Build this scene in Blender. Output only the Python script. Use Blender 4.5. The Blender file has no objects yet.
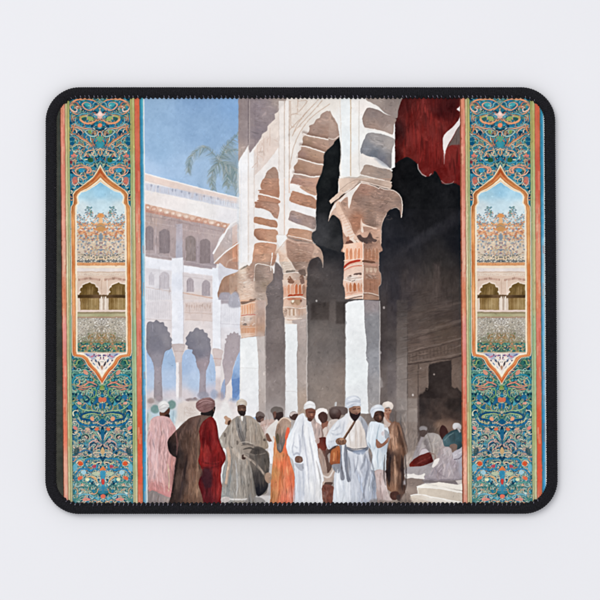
import bpy, math
import numpy as np
# Close-up of a printed mouse pad lying on a white table.  1 photo pixel = K metres.
K = 0.00046
def W(px, py, z=0.0): return ((px-300)*K, (300-py)*K, z)
scene = bpy.context.scene
ZP = 0.0031                                # height of the printed cloth
# ---------------- camera
cam = bpy.data.cameras.new('camera'); camo = bpy.data.objects.new('camera', cam); scene.collection.objects.link(camo)
D = 2.0
camo.location = (0, 0, D); camo.rotation_euler = (0, 0, 0)
cam.sensor_fit = 'HORIZONTAL'; cam.sensor_width = 36; cam.lens = 36*(D-ZP)/(600*K)
cam.clip_start = .05; cam.clip_end = 50
scene.camera = camo
# ---------------- light: white studio, one big soft box up and to the left
world = bpy.data.worlds.new('World'); scene.world = world; world.use_nodes = True
bg = world.node_tree.nodes['Background']; bg.inputs[0].default_value = (.955,.962,1,1); bg.inputs[1].default_value = .75
def area(name, loc, target, size, power, col):
    l = bpy.data.lights.new(name, 'AREA'); l.shape = 'SQUARE'; l.size = size; l.energy = power; l.color = col
    o = bpy.data.objects.new(name, l); scene.collection.objects.link(o); o.location = loc
    from mathutils import Vector
    o.rotation_euler = (Vector(target)-Vector(loc)).to_track_quat('-Z','Y').to_euler(); return o
area('soft_box', (-1.25, 1.5, 2.9), (0.03,0,0), 2.0, 42, (1,.985,.965))
vs = scene.view_settings; vs.view_transform = 'Standard'; vs.look = 'None'; vs.exposure = 0; vs.gamma = 1
scene.cycles.max_bounces = 6
# ---------------- helpers
COL = scene.collection
def link(name, mesh, mat=None, parent=None):
    o = bpy.data.objects.new(name, mesh); COL.objects.link(o)
    if mat: mesh.materials.append(mat)
    if parent: o.parent = parent
    return o
def mesh_from(name, V, Fq, smooth=True):
    V = np.asarray(V,np.float32); Fq = np.asarray(Fq,np.int32); k = Fq.shape[1]
    m = bpy.data.meshes.new(name)
    m.vertices.add(len(V)); m.vertices.foreach_set('co', V.ravel())
    m.loops.add(Fq.size); m.loops.foreach_set('vertex_index', Fq.ravel())
    m.polygons.add(len(Fq)); m.polygons.foreach_set('loop_start', np.arange(0,Fq.size,k,dtype=np.int32))
    m.polygons.foreach_set('loop_total', np.full(len(Fq),k,np.int32))
    m.polygons.foreach_set('use_smooth', np.full(len(Fq),smooth))
    m.update(calc_edges=True); return m
def material(name, col=(.8,.8,.8), rough=.8, spec=.2):
    m = bpy.data.materials.new(name); m.use_nodes = True; n = m.node_tree.nodes; l = m.node_tree.links
    b = n['Principled BSDF']; b.inputs['Base Color'].default_value = (*col,1); b.inputs['Roughness'].default_value = rough
    b.inputs['Specular IOR Level'].default_value = spec
    return m, n, l, b
# ---------------- the table: one white matt sheet
tm, n, l, b = material('white_table', (.86,.862,.885), .75, .12)
ns = n.new('ShaderNodeTexNoise'); ns.inputs['Scale'].default_value = 9; ns.inputs['Detail'].default_value = 6
tc = n.new('ShaderNodeTexCoord'); l.new(tc.outputs['Object'], ns.inputs['Vector'])
rp = n.new('ShaderNodeValToRGB'); rp.color_ramp.elements[0].position = .3; rp.color_ramp.elements[1].position = .7
rp.color_ramp.elements[0].color = (.852,.853,.874,1); rp.color_ramp.elements[1].color = (.867,.869,.890,1)
l.new(ns.outputs['Fac'], rp.inputs[0]); l.new(rp.outputs[0], b.inputs['Base Color'])
n2 = n.new('ShaderNodeTexNoise'); n2.inputs['Scale'].default_value = 900; l.new(tc.outputs['Object'], n2.inputs['Vector'])
bp = n.new('ShaderNodeBump'); bp.inputs['Strength'].default_value = .08; bp.inputs['Distance'].default_value = .0003
l.new(n2.outputs['Fac'], bp.inputs['Height']); l.new(bp.outputs[0], b.inputs['Normal'])
tbl = link('tabletop', mesh_from('tabletop', [(-2,-2,0),(2,-2,0),(2,2,0),(-2,2,0)], [(0,1,2,3)], False), tm)
tbl['kind'] = 'structure'; tbl['label'] = 'plain white matt surface under the mouse pad'
# ---------------------------------------------------------------- printed artwork: a small painter
# (fills the colour attribute of the printed cloth; every shape below is pigment of the flat print)
S_ = 2.0                                  # cells per photo pixel
PX0, PY0, PX1, PY1 = 46, 88, 558, 514
NX, NY = int((PX1-PX0)*S_)+1, int((PY1-PY0)*S_)+1
GX, GY = np.meshgrid(PX0+np.arange(NX)/S_, PY0+np.arange(NY)/S_)
GX = GX.astype(np.float32); GY = GY.astype(np.float32)
rng = np.random.RandomState(11)
def vnoise(cell, seed):
    r = np.random.RandomState(seed)
    u = (GX-PX0)/cell; v = (GY-PY0)/cell
    g = r.rand(int(v.max())+3, int(u.max())+3).astype(np.float32)*2-1
    iu = u.astype(int); iv = v.astype(int); fu = u-iu; fv = v-iv
    fu = fu*fu*(3-2*fu); fv = fv*fv*(3-2*fv)
    return (g[iv,iu]*(1-fu)+g[iv,iu+1]*fu)*(1-fv)+(g[iv+1,iu]*(1-fu)+g[iv+1,iu+1]*fu)*fv
N20, N7, N3, N1 = vnoise(22,1), vnoise(7,2), vnoise(2.6,3), vnoise(0.9,4)
WX = vnoise(5,5)*.22+vnoise(1.8,6)*.16; WY = vnoise(5,7)*.22+vnoise(1.8,8)*.16
TEX = N20*.35+N7*.5+N3*.45+N1*.25
IMG = np.zeros((NY,NX,3),np.float32)+.5
def hx(s):
    return np.array([int(s[i:i+2],16)/255 for i in (0,2,4)],np.float32)
T = [0.,0.,1.]
def crop(x, y, size): T[0],T[1],T[2] = x,y,size/600.
def mp(p): return (T[0]+p[0]*T[2], T[1]+p[1]*T[2])
def pp(s):
    if isinstance(s,str): s = [tuple(float(v) for v in q.split(',')) for q in s.split()]
    return [mp(p) for p in s]
def catmull(P, closed=True, n=4):
    P = np.array(P,float); m = len(P); out = []
    for i in range(m if closed else m-1):
        if closed: a,b,c,d = P[i-1],P[i],P[(i+1)%m],P[(i+2)%m]
        else: a,b,c,d = P[max(i-1,0)],P[i],P[i+1],P[min(i+2,m-1)]
        for k in range(n):
            t = k/n
            out.append(.5*((2*b)+(c-a)*t+(2*a-5*b+4*c-d)*t*t+(3*b-a-3*c+d)*t**3))
    if not closed: out.append(P[-1])
    return np.array(out)
def region(P, pad):
    x0 = max(int((P[:,0].min()-pad-PX0)*S_),0); x1 = min(int((P[:,0].max()+pad-PX0)*S_)+2,NX)
    y0 = max(int((P[:,1].min()-pad-PY0)*S_),0); y1 = min(int((P[:,1].max()+pad-PY0)*S_)+2,NY)
    return (slice(y0,y1),slice(x0,x1)) if x1>x0 and y1>y0 else None
def seg_d2(X,Y,a,b):
    dx,dy = float(b[0]-a[0]),float(b[1]-a[1]); L = dx*dx+dy*dy+1e-9
    t = np.clip(((X-a[0])*dx+(Y-a[1])*dy)/L,0,1)
    ex = X-a[0]-t*dx; ey = Y-a[1]-t*dy
    return ex*ex+ey*ey, t
def shade(sl, cols, X, Y):
    if isinstance(cols,str) and ':' not in cols: return hx(cols)[None,None,:]
    if isinstance(cols,np.ndarray): return cols[None,None,:]
    num = 0; den = 0
    for q in cols.split():
        p,c = q.split(':'); x,y = mp(tuple(float(v) for v in p.split(',')))
        w = 1/(((X-x)**2+(Y-y)**2)+6.0)**1.6
        num = num + w[...,None]*hx(c); den = den+w
    return num/den[...,None]
def comp(sl, cov, col, tex):
    c = col + (TEX[sl]*tex)[...,None]*np.array([1,.97,.92],np.float32)
    IMG[sl] = IMG[sl]*(1-cov[...,None]) + np.clip(c,0,1)*cov[...,None]
def F(pts, cols, smooth=1, soft=.35, a=1., tex=.035, edge=.0, wob=1.):
    P = pp(pts)
    P = catmull(P) if smooth else np.array(P)
    sl = region(P, soft+1.5)
    if sl is None: return
    X = GX[sl]+WX[sl]*wob; Y = GY[sl]+WY[sl]*wob
    ins = np.zeros(X.shape,bool); d2 = np.full(X.shape,1e9,np.float32)
    for i in range(len(P)):
        p,q = P[i-1],P[i]
        d,_ = seg_d2(X,Y,p,q); np.minimum(d2,d,out=d2)
        if p[1]!=q[1]:
            cr = ((p[1]>Y)!=(q[1]>Y)) & (X < (q[0]-p[0])*(Y-p[1])/(q[1]-p[1])+p[0])
            ins ^= cr
    sd = np.sqrt(d2); sd = np.where(ins,sd,-sd)
    cov = np.clip(.5+sd/(2*soft),0,1)*a
    col = shade(sl,cols,GX[sl],GY[sl])
    if edge: col = col - (np.exp(-np.maximum(sd,0)/.8)*edge)[...,None]
    comp(sl,cov,col,tex)
def L(pts, w, col, a=1., soft=.3, smooth=1, taper=0, tex=.03, wob=1.):
    """stroke; w in crop units, taper 1 = both ends, 2 = towards the end"""
    P = pp(pts)
    P = catmull(P,False) if smooth and len(P)>2 else np.array(P)
    w = w*T[2]/2
    sl = region(P, w+soft+1)
    if sl is None: return
    X = GX[sl]+WX[sl]*wob; Y = GY[sl]+WY[sl]*wob
    best = np.full(X.shape,-1e9,np.float32); n = len(P)-1
    for i in range(n):
        d,t = seg_d2(X,Y,P[i],P[i+1]); u = (i+t)/n
        r = w if not taper else (w*(np.sin(np.pi*np.clip(u,0.02,.98))**.6) if taper==1 else w*(1-u*.85))
        np.maximum(best, r-np.sqrt(d), out=best)
    cov = np.clip(.5+best/(2*soft),0,1)*a
    if 2*w<.5: cov = cov*max(2*w/.5,.4)
    comp(sl,cov,shade(sl,col,GX[sl],GY[sl]),tex)
def E(x,y,rx,ry,cols,rot=0,**k):
    t = np.linspace(0,2*np.pi,14,endpoint=False); c,s = math.cos(rot),math.sin(rot)
    F([(x+rx*math.cos(v)*c-ry*math.sin(v)*s, y+rx*math.cos(v)*s+ry*math.sin(v)*c) for v in t],cols,**k)
def R(x0,y0,x1,y1,cols,**k):
    k.setdefault('smooth',0); F([(x0,y0),(x1,y0),(x1,y1),(x0,y1)],cols,**k)
# ---------------- sky and dark interior
crop(0,0,600)
R(142,88,262,420,'150,96:96b6d5 200,96:86a8ce 236,96:86acd6 200,130:8eafd2 160,150:9bbcdc 180,170:a9c6e4 220,180:a3bfda 146,175:b2cce8',tex=.03)
R(256,88,470,512,'300,200:17191c 330,150:15171b 395,200:14161b 430,215:1a1a1d 460,240:15161b 330,240:1f2125 400,250:1d1e24 440,262:2c2929 275,290:6f6564 272,330:7d7270 272,380:9a8e8a 312,280:57504f 320,305:4a4443 330,330:5c5654 350,330:55504e 318,350:7a7270 325,385:8d8079 345,385:85776f 385,310:3c3637 385,345:4d4544 390,385:70645f 400,300:37333a 415,320:4f4643 440,300:4d4240 460,300:3a3231 440,330:5d4d46 455,350:5a4b44 450,380:6b5a52 430,380:6f5e55 330,440:a79b93 270,440:cfc8c4',tex=.03,soft=1)
# light shafts and haze in the dark hall
crop(380,190,110)
F('100,340 440,110 447,170 130,340','2e2d32',a=.55,soft=3)
F('110,320 300,190 320,210 130,335','38373c',a=.35,soft=2)
R(50,440,110,620,'26272f',a=.7,soft=2.5)
R(110,440,150,620,'4a4342',a=.5,soft=2)
R(290,400,330,600,'4d4240',a=.6,soft=2)
R(330,420,447,600,'2b2626',a=.5,soft=2)
R(150,500,290,600,'433a39',a=.5,soft=3)
crop(380,300,110)
R(88,0,150,600,'100,40:4f4948 120,200:6b625e 120,400:8a7f79 120,590:978a83',soft=.8)
R(40,0,88,600,'60,60:33313a 60,250:4b4647 60,450:73696a 60,590:8d817c',soft=1.2,a=.8)
R(150,60,452,600,'180,120:4e4340 300,60:3b3232 420,80:3d3332 200,200:5b4c46 350,180:57483f 430,250:584840 250,280:63534b 350,290:66554c 180,330:6b5b53 230,400:6a5950 180,500:7a6a61 430,420:6c5a50 240,460:74635a',soft=.8)
L('150,100 300,50 452,10',10,'6a5b55',a=.5,soft=.8); L('155,195 310,150 452,110',14,'7a6a62',a=.55,soft=.8)
L('155,215 310,170 452,130',8,'3c312e',a=.5); L('155,290 300,255 452,215',8,'413531',a=.6); L('155,280 300,245 452,205',6,'83726a',a=.5)
L('155,350 270,335 400,315 452,300',8,'382d2a',a=.8); L('155,340 270,322 400,300 452,288',6,'8b7a70',a=.5)
for i in range(16):
    x = 160+i*19; y = 285-(x-155)*.24
    L([(x,y-25+40),(x+1,y+55)],5,'40342f',a=.45)
for i in range(30):
    x = 160+rng.rand()*280; y = 120+rng.rand()*330
    L([(x,y),(x+20+rng.rand()*30,y-5-rng.rand()*10)],5,rng.choice(['3f3430','77675e','88786e']),a=.3)
L('208,340 208,600',5,'3f3430',a=.6); L('150,100 150,600',5,'3f3835',a=.5)
F('268,350 388,325 390,470 408,485 420,478 447,505 452,600 452,640 213,640 213,520 245,495 248,478 262,478',
  '320,400:1b1617 300,500:241d1c 400,540:2c2422 300,590:3a302c',smooth=0,soft=.6,wob=2)
F('213,515 245,495 300,480 408,490 447,515 452,640 213,640','300,520:2b2423 300,620:4a3c36 430,620:3d312e',smooth=0,a=.6,soft=1.5)
L('250,485 262,478 266,350 386,325',5,'8a7a70',a=.35)
for p in ((20,42),(295,405),(180,518),(222,372)): E(p[0],p[1],4,5,'b9aca5',a=.8)
crop(230,300,110)
R(440,15,540,110,'2f2826',a=.8,soft=1); R(545,0,575,130,'5f5653',a=.7,soft=1.2); R(578,10,640,130,'2b2524',a=.7,soft=1)
R(420,0,442,600,'430,100:5b5350 430,400:7b716d',a=.5,soft=1.5)
F('430,130 600,150 620,300 440,330','5e5a59',a=.5,soft=4); F('440,420 560,470 600,600 420,600','94877e',a=.6,soft=4)
F('200,240 290,250 295,360 200,420','6b605e',a=.55,soft=4); F('200,40 290,30 290,130 200,150','6e6462',a=.6,soft=4)
L('300,100 200,120',6,'7b706d',a=.4); L('200,235 290,240',6,'5f5654',a=.4)
F('440,200 520,330 540,450 430,420','7b736f',a=.4,soft=4)
for i in range(26):
    E(430+rng.rand()*160,140+rng.rand()*440,25+rng.rand()*30,30+rng.rand()*40,rng.choice(['504a49','857b76','6b6461','9a8d85']),a=.16,soft=3)
for i in range(14):
    E(210+rng.rand()*75,30+rng.rand()*520,20+rng.rand()*14,30+rng.rand()*40,rng.choice(['6a5f5d','978a86','80746f']),a=.2,soft=3)
crop(310,300,110)
for i in range(24):
    E(390+rng.rand()*80,20+rng.rand()*560,18,40+rng.rand()*40,rng.choice(['3e383a','645b59','50494a']),a=.18,soft=3)
E(35,4,5,6,'e0dcd8'); E(404,42,6,7,'c9c0bd'); E(562,518,5,6,'c9beb7'); E(137,570,5,12,'c9d0d6',a=.8)
crop(0,0,600)
for x,y,rx,ry,c,a_ in ((330,360,26,60,'8d7d73',.22),(345,395,24,28,'9c8a7e',.3),(400,300,30,50,'4b423f',.35),(440,300,26,34,'54483f',.35),(425,345,34,40,'6f5f54',.18),(392,385,16,30,'7b7370',.3),(276,340,14,60,'877b77',.25),(318,300,16,30,'4b4542',.35),(385,250,14,40,'2b2c33',.4),(450,380,16,24,'75645a',.2)):
    E(x,y,rx,ry,c,a=a_,soft=9)
# ---------------- red awning
crop(380,90,110)
F('85,40 470,40 470,560 447,530 400,508 345,512 330,492 300,440 285,462 250,472 222,455 205,412 180,385 150,368 120,377 95,395 60,425 48,400 62,330 60,240 80,180 100,110',
  '130,90:4a1918 90,220:2f1213 80,350:3a1414 180,150:651e1b 250,120:6b201d 300,110:4c1617 330,180:6f211e 200,260:7a2521 260,330:78221f 310,420:6a1e1c 150,330:6b2420 400,350:7c2622 430,450:6a201e 430,100:5b1b1a 400,80:3a1213',tex=.06,soft=.5,wob=2)
for i in range(34):
    x = 120+rng.rand()*310; y = 60+rng.rand()*250
    L([(x,y),(x+rng.randn()*5,y+60+rng.rand()*110)],5+rng.rand()*8,rng.choice(['8a2c25','4a1616','7d2420','5b1a19']),a=.35,soft=.8)
F('300,90 400,70 420,120 380,160 310,150','371113',a=.55,soft=3)
F('62,430 95,395 120,377 150,368 180,385 205,412 222,455 250,472 285,462 300,440 330,492 345,512 400,508 447,530 470,560 470,640 40,640 55,560',
  '100,430:141416 200,480:131416 400,560:16171a',soft=.8,wob=2.5)
L('205,405 212,435 225,455 240,466 250,470',5,'c9b9b4',a=.8); L('270,465 278,458',5,'b9a9a5',a=.7); L('335,495 350,508 368,512 392,508 402,498',4,'a99a96',a=.6)
F('455,78 430,95 420,105 440,128 415,182 350,245 343,290 348,345 350,405 358,340 372,300 400,250 425,205 455,188','e7ddd9',soft=.4)
F('455,185 428,200 400,255 368,318 395,300 455,318','6b5954')
F('352,400 362,325 395,300 455,315 455,440 400,470','400,340:7a2622 400,420:70211f',a=.85,soft=.8)
# ---------------- palm
crop(140,90,110)
def frond(sp, n, ln, dirx, col, a=.27):
    P = catmull([tuple(map(float,q.split(','))) for q in sp.split()],False,8)
    L([tuple(q) for q in P],5,col,a=.4)
    for i in range(n):
        u = rng.rand(); k = min(int(u*(len(P)-1)),len(P)-2); p = P[k]; t = P[k+1]-P[k]; t = t/np.hypot(*t)
        s = rng.choice([-1,1]); nrm = np.array([-t[1],t[0]])*s
        l = ln*(.5+.6*rng.rand())*(1-.5*u)
        e = p+nrm*l*.6+t*l*.55+np.array([dirx*l*.1,l*.4])
        m = p+(e-p)*.5+nrm*l*.12
        L([tuple(p),tuple(m),tuple(e)],6.5,rng.choice([col,'6f8086','a3adac','7c8a84','b5b6ae','8a9a9a']),a=a*(.6+.7*rng.rand()),taper=2,soft=.35)
E(490,400,60,90,'8b9da4',a=.5,soft=5); E(520,480,45,110,'8a9ca2',a=.4,soft=5); E(330,345,60,28,'9aa9ac',a=.3,soft=4,rot=-.4); E(272,420,18,45,'93a3a8',a=.3,soft=3)
frond('430,395 400,345 350,312 300,340 270,390 262,450',230,55,-.3,'6f8c95')
frond('440,400 465,320 500,275 545,232',190,70,.4,'718d92')
frond('430,395 450,350 500,330 560,330',140,66,.2,'678488')
frond('430,400 400,440 392,490 400,545',190,56,-.2,'6f8c8c')
frond('440,400 470,430 475,480 468,520',150,60,.3,'6a8886')
frond('445,395 500,420 530,480 540,560',200,75,.5,'5f7e80')
frond('470,560 500,500 545,540',40,45,0,'7a9490')
# ---------------- far building across the court
crop(142,170,60)
F('18,30 600,187 1000,285 1000,2300 18,2300','300,300:efe8e4 20,300:efe6e0 600,400:f0ece9 900,450:ece9ea',smooth=0,soft=.3)
F('18,38 600,193 1000,290 1000,345 600,255 18,100','200,120:ead6cb 500,210:e6d5cc 900,300:e3d2ca',smooth=0,soft=.8)
F('18,125 600,240 1000,335 1000,405 600,318 18,195','100,170:d5d8e2 400,230:cfd3df 700,300:d3d6df 950,350:d9dadf',smooth=0,soft=.8)
L('18,32 600,187 1000,285',9,'f8f3ef',soft=.4)
for i in range(75):
    x = 22+i*13+rng.randn()*2; y = 125+(x-18)*.2
    L([(x,y+8),(x+rng.randn()*5,y+62)],4.5,rng.choice(['aab0c0','e9ebf0','b9bcc8','c9b9b6']),a=.6)
for x in (92,160,305,335,395,470,545,620,690,760): E(x,140+(x-18)*.2,9,12,'8f93a5',a=.55,soft=.6)
L('18,98 600,252 1000,342',6,'d8c3ba',a=.6); L('18,205 600,325 1000,412',6,'f4efe8',a=.8)
F('28,335 600,475 880,540 860,590 600,520 28,395','e3bfaa',smooth=0,soft=.4)
F('28,385 600,510 860,575 850,640 600,590 300,540 28,470','60,430:c39484 300,470:c89a89 560,540:c59786 800,600:c79c8c',smooth=0,soft=1.2)
for i in range(13):
    x = 55+i*64; y = 352+(x-28)*.245+(4 if i%2 else 0)
    E(x,y+8,30,24,rng.choice(['e6c3ae','dcb09a','e9cdbb']),edge=.1); E(x+4,y+14,14,11,rng.choice(['f0ddd0','e5c7b6','f3e6db']),a=.8)
    L([(x-32,y+10),(x-26,y+38),(x-30,y+50)],6,'c08c77',a=.6)
crop(140,190,110)
F('26,118 240,165 430,200 470,210 430,270 405,335 425,370 412,435 240,410 200,388 26,362','60,150:bba7a0 60,280:ae9d9c 200,160:b3a19f 180,340:b3a3a2 300,210:b5a2a0 320,340:a4959a 400,260:bba9a6 400,420:aa9da1 100,370:b3a4a4',smooth=0,soft=.5)
L('26,140 200,170 440,225',8,'a38e8c',a=.5); L('230,215 440,250',7,'c9b7b2',a=.5); L('26,172 200,200',5,'c8b9b8',a=.5)
def win(x0,x1,y0,y1,col,c2,a=1):
    F([(x0,y1),(x0,y1-2),(x0,(y0+y1)/2),(x0,y0+22),(x0+8,y0+8),((x0+x1)/2,y0),(x1-8,y0+8),(x1,y0+22),(x1,(y0+y1)/2),(x1,y1-2),(x1,y1),((x0+x1)/2,y1)],col,soft=.45,a=a)
    for k in range(3):
        x = x0+6+(x1-x0-12)*k/2
        L([(x,y0+22),(x,y1-5)],4,c2,a=.35)
win(28,74,195,328,'978a8c','857779'); win(104,163,212,346,'908385','807276')
win(248,304,249,388,'968886','84756f'); win(326,384,266,400,'8f8182','807273')
L('85,200 85,345',7,'bfb0b1',a=.6); L('26,345 195,372',6,'c3b7b9',a=.6); L('236,385 410,418',6,'bdb0b1',a=.6); L('314,260 314,400',6,'bcafae',a=.5)
R(196,185,232,400,'200,200:bcb2b8 215,350:b9b7c2',soft=.5)
F('26,365 200,390 205,372 235,368 237,412 412,438 412,470 240,450 26,425','eeeff4',smooth=0,soft=.5)
F('26,425 170,440 170,600 26,600','60,480:e2dee1 120,560:ddd9dc',smooth=0,soft=.8); F('236,448 395,470 395,600 236,600','300,520:ddd5d6 300,590:e0d2cb',smooth=0,soft=.8)
win(48,76,446,520,'cdc8cd','b9b2b8',.8); win(104,160,446,540,'c6bfc3','aca4a8',.9)
win(254,294,478,556,'b3a8ac','9b9093'); win(338,382,490,578,'b1a6aa','9a8f92')
L('28,530 168,552',5,'cdbcb5',a=.7); L('236,560 392,590',7,'d0ab98',a=.8); L('236,470 392,492',4,'c9bcba',a=.6)
for i in range(12): L([(34+i*12,545),(34+i*12,600)],3,'c9c3c6',a=.5)
R(172,372,232,640,'190,400:f1f2f6 222,500:e3e6ee 180,600:ecedf2',soft=.5); R(395,425,436,640,'eceff4',soft=.5)
L('236,380 236,640',4,'b9b5bb',a=.6); L('437,470 437,640',4,'bdb8bd',a=.5)
F('400,345 450,262 492,192 545,160 545,285 470,330 405,396','480,260:c5b7b3 420,360:c4b0a8 520,220:cdc3c1',smooth=0)
F('405,396 470,335 545,285 545,440 470,425 432,405','450,390:c39f8d 520,340:b98d76 500,410:b58f7d')
F('430,400 470,425 545,440 545,470 460,470 440,520 430,520','dad9df'); F('436,600 436,520 455,480 490,462 545,440 610,400 610,610','460,510:a98570 520,500:b68c74 560,450:d9bfa8 480,540:a58270',edge=.05)
L('400,345 450,262 492,192 545,160',9,'f3f0ee'); L('405,398 470,335 545,282',7,'efe9e5'); F('436,610 442,562 500,560 535,575 545,610','a9a2aa',soft=.8)
L('470,420 480,390 520,370',8,'d6b9a7',a=.5)
F('545,165 492,192 480,215 545,175','efecea',a=.5)
# ---------------- lower arcade of the far building
crop(140,300,110)
R(30,0,548,600,'60,60:e4e0e3 100,100:e2d9d8 300,60:e0d3cf 500,80:e6e4e8 280,130:e3dad8 60,580:d9d2cf 300,570:ddd3ce 480,560:e3dcda',soft=.3)
R(34,8,170,105,'e0dadc',a=.8); R(245,12,392,112,'dccbc4',a=.9,soft=.8); R(440,20,548,150,'e7e6ea')
for i in range(15): L([(252+i*9.5,18),(252+i*9.5,60)],3.5,'c3ab9f',a=.55)
for i in range(13): L([(40+i*10,15),(40+i*10,95)],3,'ccc4c7',a=.5)
for i in range(10): L([(448+i*10,25),(448+i*10,120)],3,'cfcdd3',a=.5)
L('245,68 392,76',5,'c9b2a6',a=.6); L('245,105 392,116',5,'cdbab1',a=.6); L('32,104 172,112',5,'cbbfbd',a=.6); L('440,128 548,135',4,'c9c5cb',a=.5)
for i in range(10): E(255+i*14,30+rng.rand()*10,5,9,'b5998c',a=.35)
R(436,0,548,20,'b0a7ad',soft=.8)
F('32,250 130,262 165,250 185,300 198,350 200,545 32,545','60,330:aac0de 150,320:a6bfdc 60,450:b9cbe2 160,450:b5c9e3 80,530:d9cfd0 170,530:d8d0d4')
F('232,300 300,270 385,290 405,340 412,400 412,540 232,545','250,350:abc1de 300,450:b8cbe3 390,400:b0c5e0 250,530:d9cfd0 380,520:cdc6cf')
F('36,142 52,118 75,120 90,108 108,122 128,122 135,140 150,150 152,168 166,182 164,200 176,215 170,232 180,245 165,268 140,280 128,318 119,360 118,420 120,565 78,565 78,420 74,360 60,320 42,290 32,250',
  '100,150:85828b 60,200:7f7d87 150,220:8f8b92 100,250:7d7b86 90,320:97929b 98,400:a29aa2 98,500:a0979c 98,560:8f8583',edge=.03)
F('262,190 272,172 288,172 298,156 314,148 326,160 344,160 352,176 368,184 370,202 384,215 380,235 388,262 384,300 378,340 366,372 358,405 358,530 324,530 326,405 312,360 300,310 284,290 286,272 262,265 260,250 246,240 254,222 250,205',
  '310,180:8b8890 270,230:807e89 340,240:87848d 320,290:7c7a86 340,350:a09298 341,420:a59ca4 341,510:a39aa2',edge=.03)
F('462,240 470,226 464,212 476,206 474,192 486,190 492,178 504,182 512,172 522,182 534,180 538,192 548,198 548,270 530,310 518,340 506,380 500,430 478,500 466,520 462,430 450,345 458,290 462,240','500,230:b0a4a7 480,330:b2a5a9 480,420:b9adb0',edge=.02)
F('548,268 548,600 505,600 500,430 508,380 520,335','520,330:a9c1e0 540,400:9ab6da 520,425:85a3cd',smooth=0)
F('440,490 462,430 466,500 455,545 436,545','90a5c9',a=.8)
F('502,432 548,422 548,500 520,545 505,560','6f8fc0',smooth=0,soft=.5)
F('470,470 500,428 502,545 468,545','e8dfdb',smooth=0)
R(174,0,236,250,'190,100:f0f1f5 222,100:e6e8ef'); R(396,0,440,270,'eff0f4')
L('237,5 237,240',3.5,'c5bfc4',a=.6); L('441,20 441,260',3.5,'c5bfc4',a=.5)
F('176,240 240,240 243,262 232,300 226,345 194,345 190,300 178,262','185,260:cdbfbc 215,300:d6c8c4',edge=.05)
R(196,340,212,548,'f2edec',soft=.4); R(212,340,229,548,'214,450:d9cfcd 226,450:b5a9a9',soft=.4)
F('398,265 452,275 446,310 438,362 412,362 404,315','d5c5c1',edge=.05); R(412,360,440,535,'420,400:eee7e6 436,450:d3c6c5')
L('190,280 236,280',5,'b9a7a2',a=.6); L('402,318 444,322',5,'c09f96',a=.6)
E(60,550,26,14,'a9a09c',a=.8,soft=1); E(405,515,22,26,'8f9fb8',a=.6,soft=1.2); E(270,545,20,8,'9d8682',a=.9,soft=.6); E(300,540,10,8,'8f7876',a=.8)
E(345,520,32,20,'9c9aa6',a=.9,soft=1); E(440,530,20,30,'b39f9f',a=.6,soft=1.5); E(505,545,20,12,'97a2b9',a=.7,soft=1)
# court ground and mist
crop(190,385,50)
F('0,190 70,180 300,190 600,200 620,900 0,900','50,300:dacfc5 350,250:ddd3d2 450,230:e0cfcb 400,400:f0efed 520,280:e6dfdd 380,550:ece9e6 100,250:d8ccc5',smooth=0,soft=2)
for i in range(40): E(300+rng.rand()*280,170+rng.rand()*250,20+rng.rand()*40,14+rng.rand()*20,rng.choice(['e9dcd8','d5c6c3','f3f1ef','c9bec2']),a=.22,soft=2)
crop(142,396,60)
R(45,20,400,420,'60,60:c9bfbd 100,200:c0cfd6 300,220:bccdd4 380,60:d9d6da 400,250:ddd5cf 370,350:efece8 60,280:c3c8c0',soft=2,a=.9)
F('380,70 600,60 600,200 430,260 370,320 330,300 350,150','450,120:dccfc7 420,230:d8cdc5 400,300:efebe6',soft=1.5)
for i in range(30): L([(400+rng.rand()*140,90+rng.rand()*120),(400+rng.rand()*140,100+rng.rand()*120)],5,rng.choice(['c5b5aa','e9e0d9']),a=.35)
E(90,50,34,26,'ab9c98',soft=1); E(170,25,34,30,'a5989c',soft=1); E(130,132,44,42,'789794',soft=.9,edge=.04); E(295,88,42,46,'7d9a95',soft=.9,rot=.5,edge=.04)
E(60,210,30,40,'b8c4b4',soft=2,a=.6); E(310,200,35,60,'b2c6ce',a=.7,soft=2); E(500,35,70,12,'8f8588',a=.7,soft=1)
crop(140,400,110)
F('430,60 500,60 500,560 430,560','450,200:ece9e6 450,450:dedad8',soft=2)
# ---------------- sunlit facade with its three horseshoe arches
crop(230,90,110)
R(48,-20,330,1000,'70,400:f3f2f1 110,500:efe9e4 180,200:e6d8cd 290,300:ede6df 300,600:efe9e4',soft=.3)
F('320,-20 900,-20 900,420 800,470 640,640 330,1000 320,1000','350,100:e8ddd2 500,80:eae2d8 340,400:efe8e1 600,100:efeae4 620,300:eef0ee',smooth=0,soft=.3)
F('45,-20 325,-20 300,72 278,95 262,118 244,130 246,158 222,182 205,198 203,222 178,240 165,268 148,292 126,322 106,344 97,306 72,345 45,392',
  '70,80:978988 70,200:9a8c8b 70,340:b19f96 150,100:928589 150,230:8b7f84 220,130:998b8c 280,70:a6978f 120,320:9b8c8c',smooth=0,soft=.45,wob=1.3,tex=.045)
for x,c in ((100,'6d6063'),(106,'b5a7a2'),(137,'887b7f')): L([(x,40),(x,305)],4.5,c,a=.7,wob=.4)
R(134,345,265,440,'e1cfc4',a=.0)
F('134,330 165,275 205,235 250,165 268,130 268,310 200,400 134,470','200,300:e4d1c5 240,220:e8dacf 150,420:e2d2c8',smooth=0,a=.9)
for i in range(46):
    x = 140+rng.rand()*118; y = 170+rng.rand()*260
    if y<470-(x-134)*1.7 and y>330-(x-134)*1.4: L([(x,y),(x+rng.randn()*12,y+8+rng.rand()*20)],4,rng.choice(['c9ac9c','d8beb0','f3eae3']),a=.6)
for i in range(3): L([(150+i*34,300-i*45),(150+i*34,420-i*58)],4,'c8ab9a',a=.45)
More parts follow.
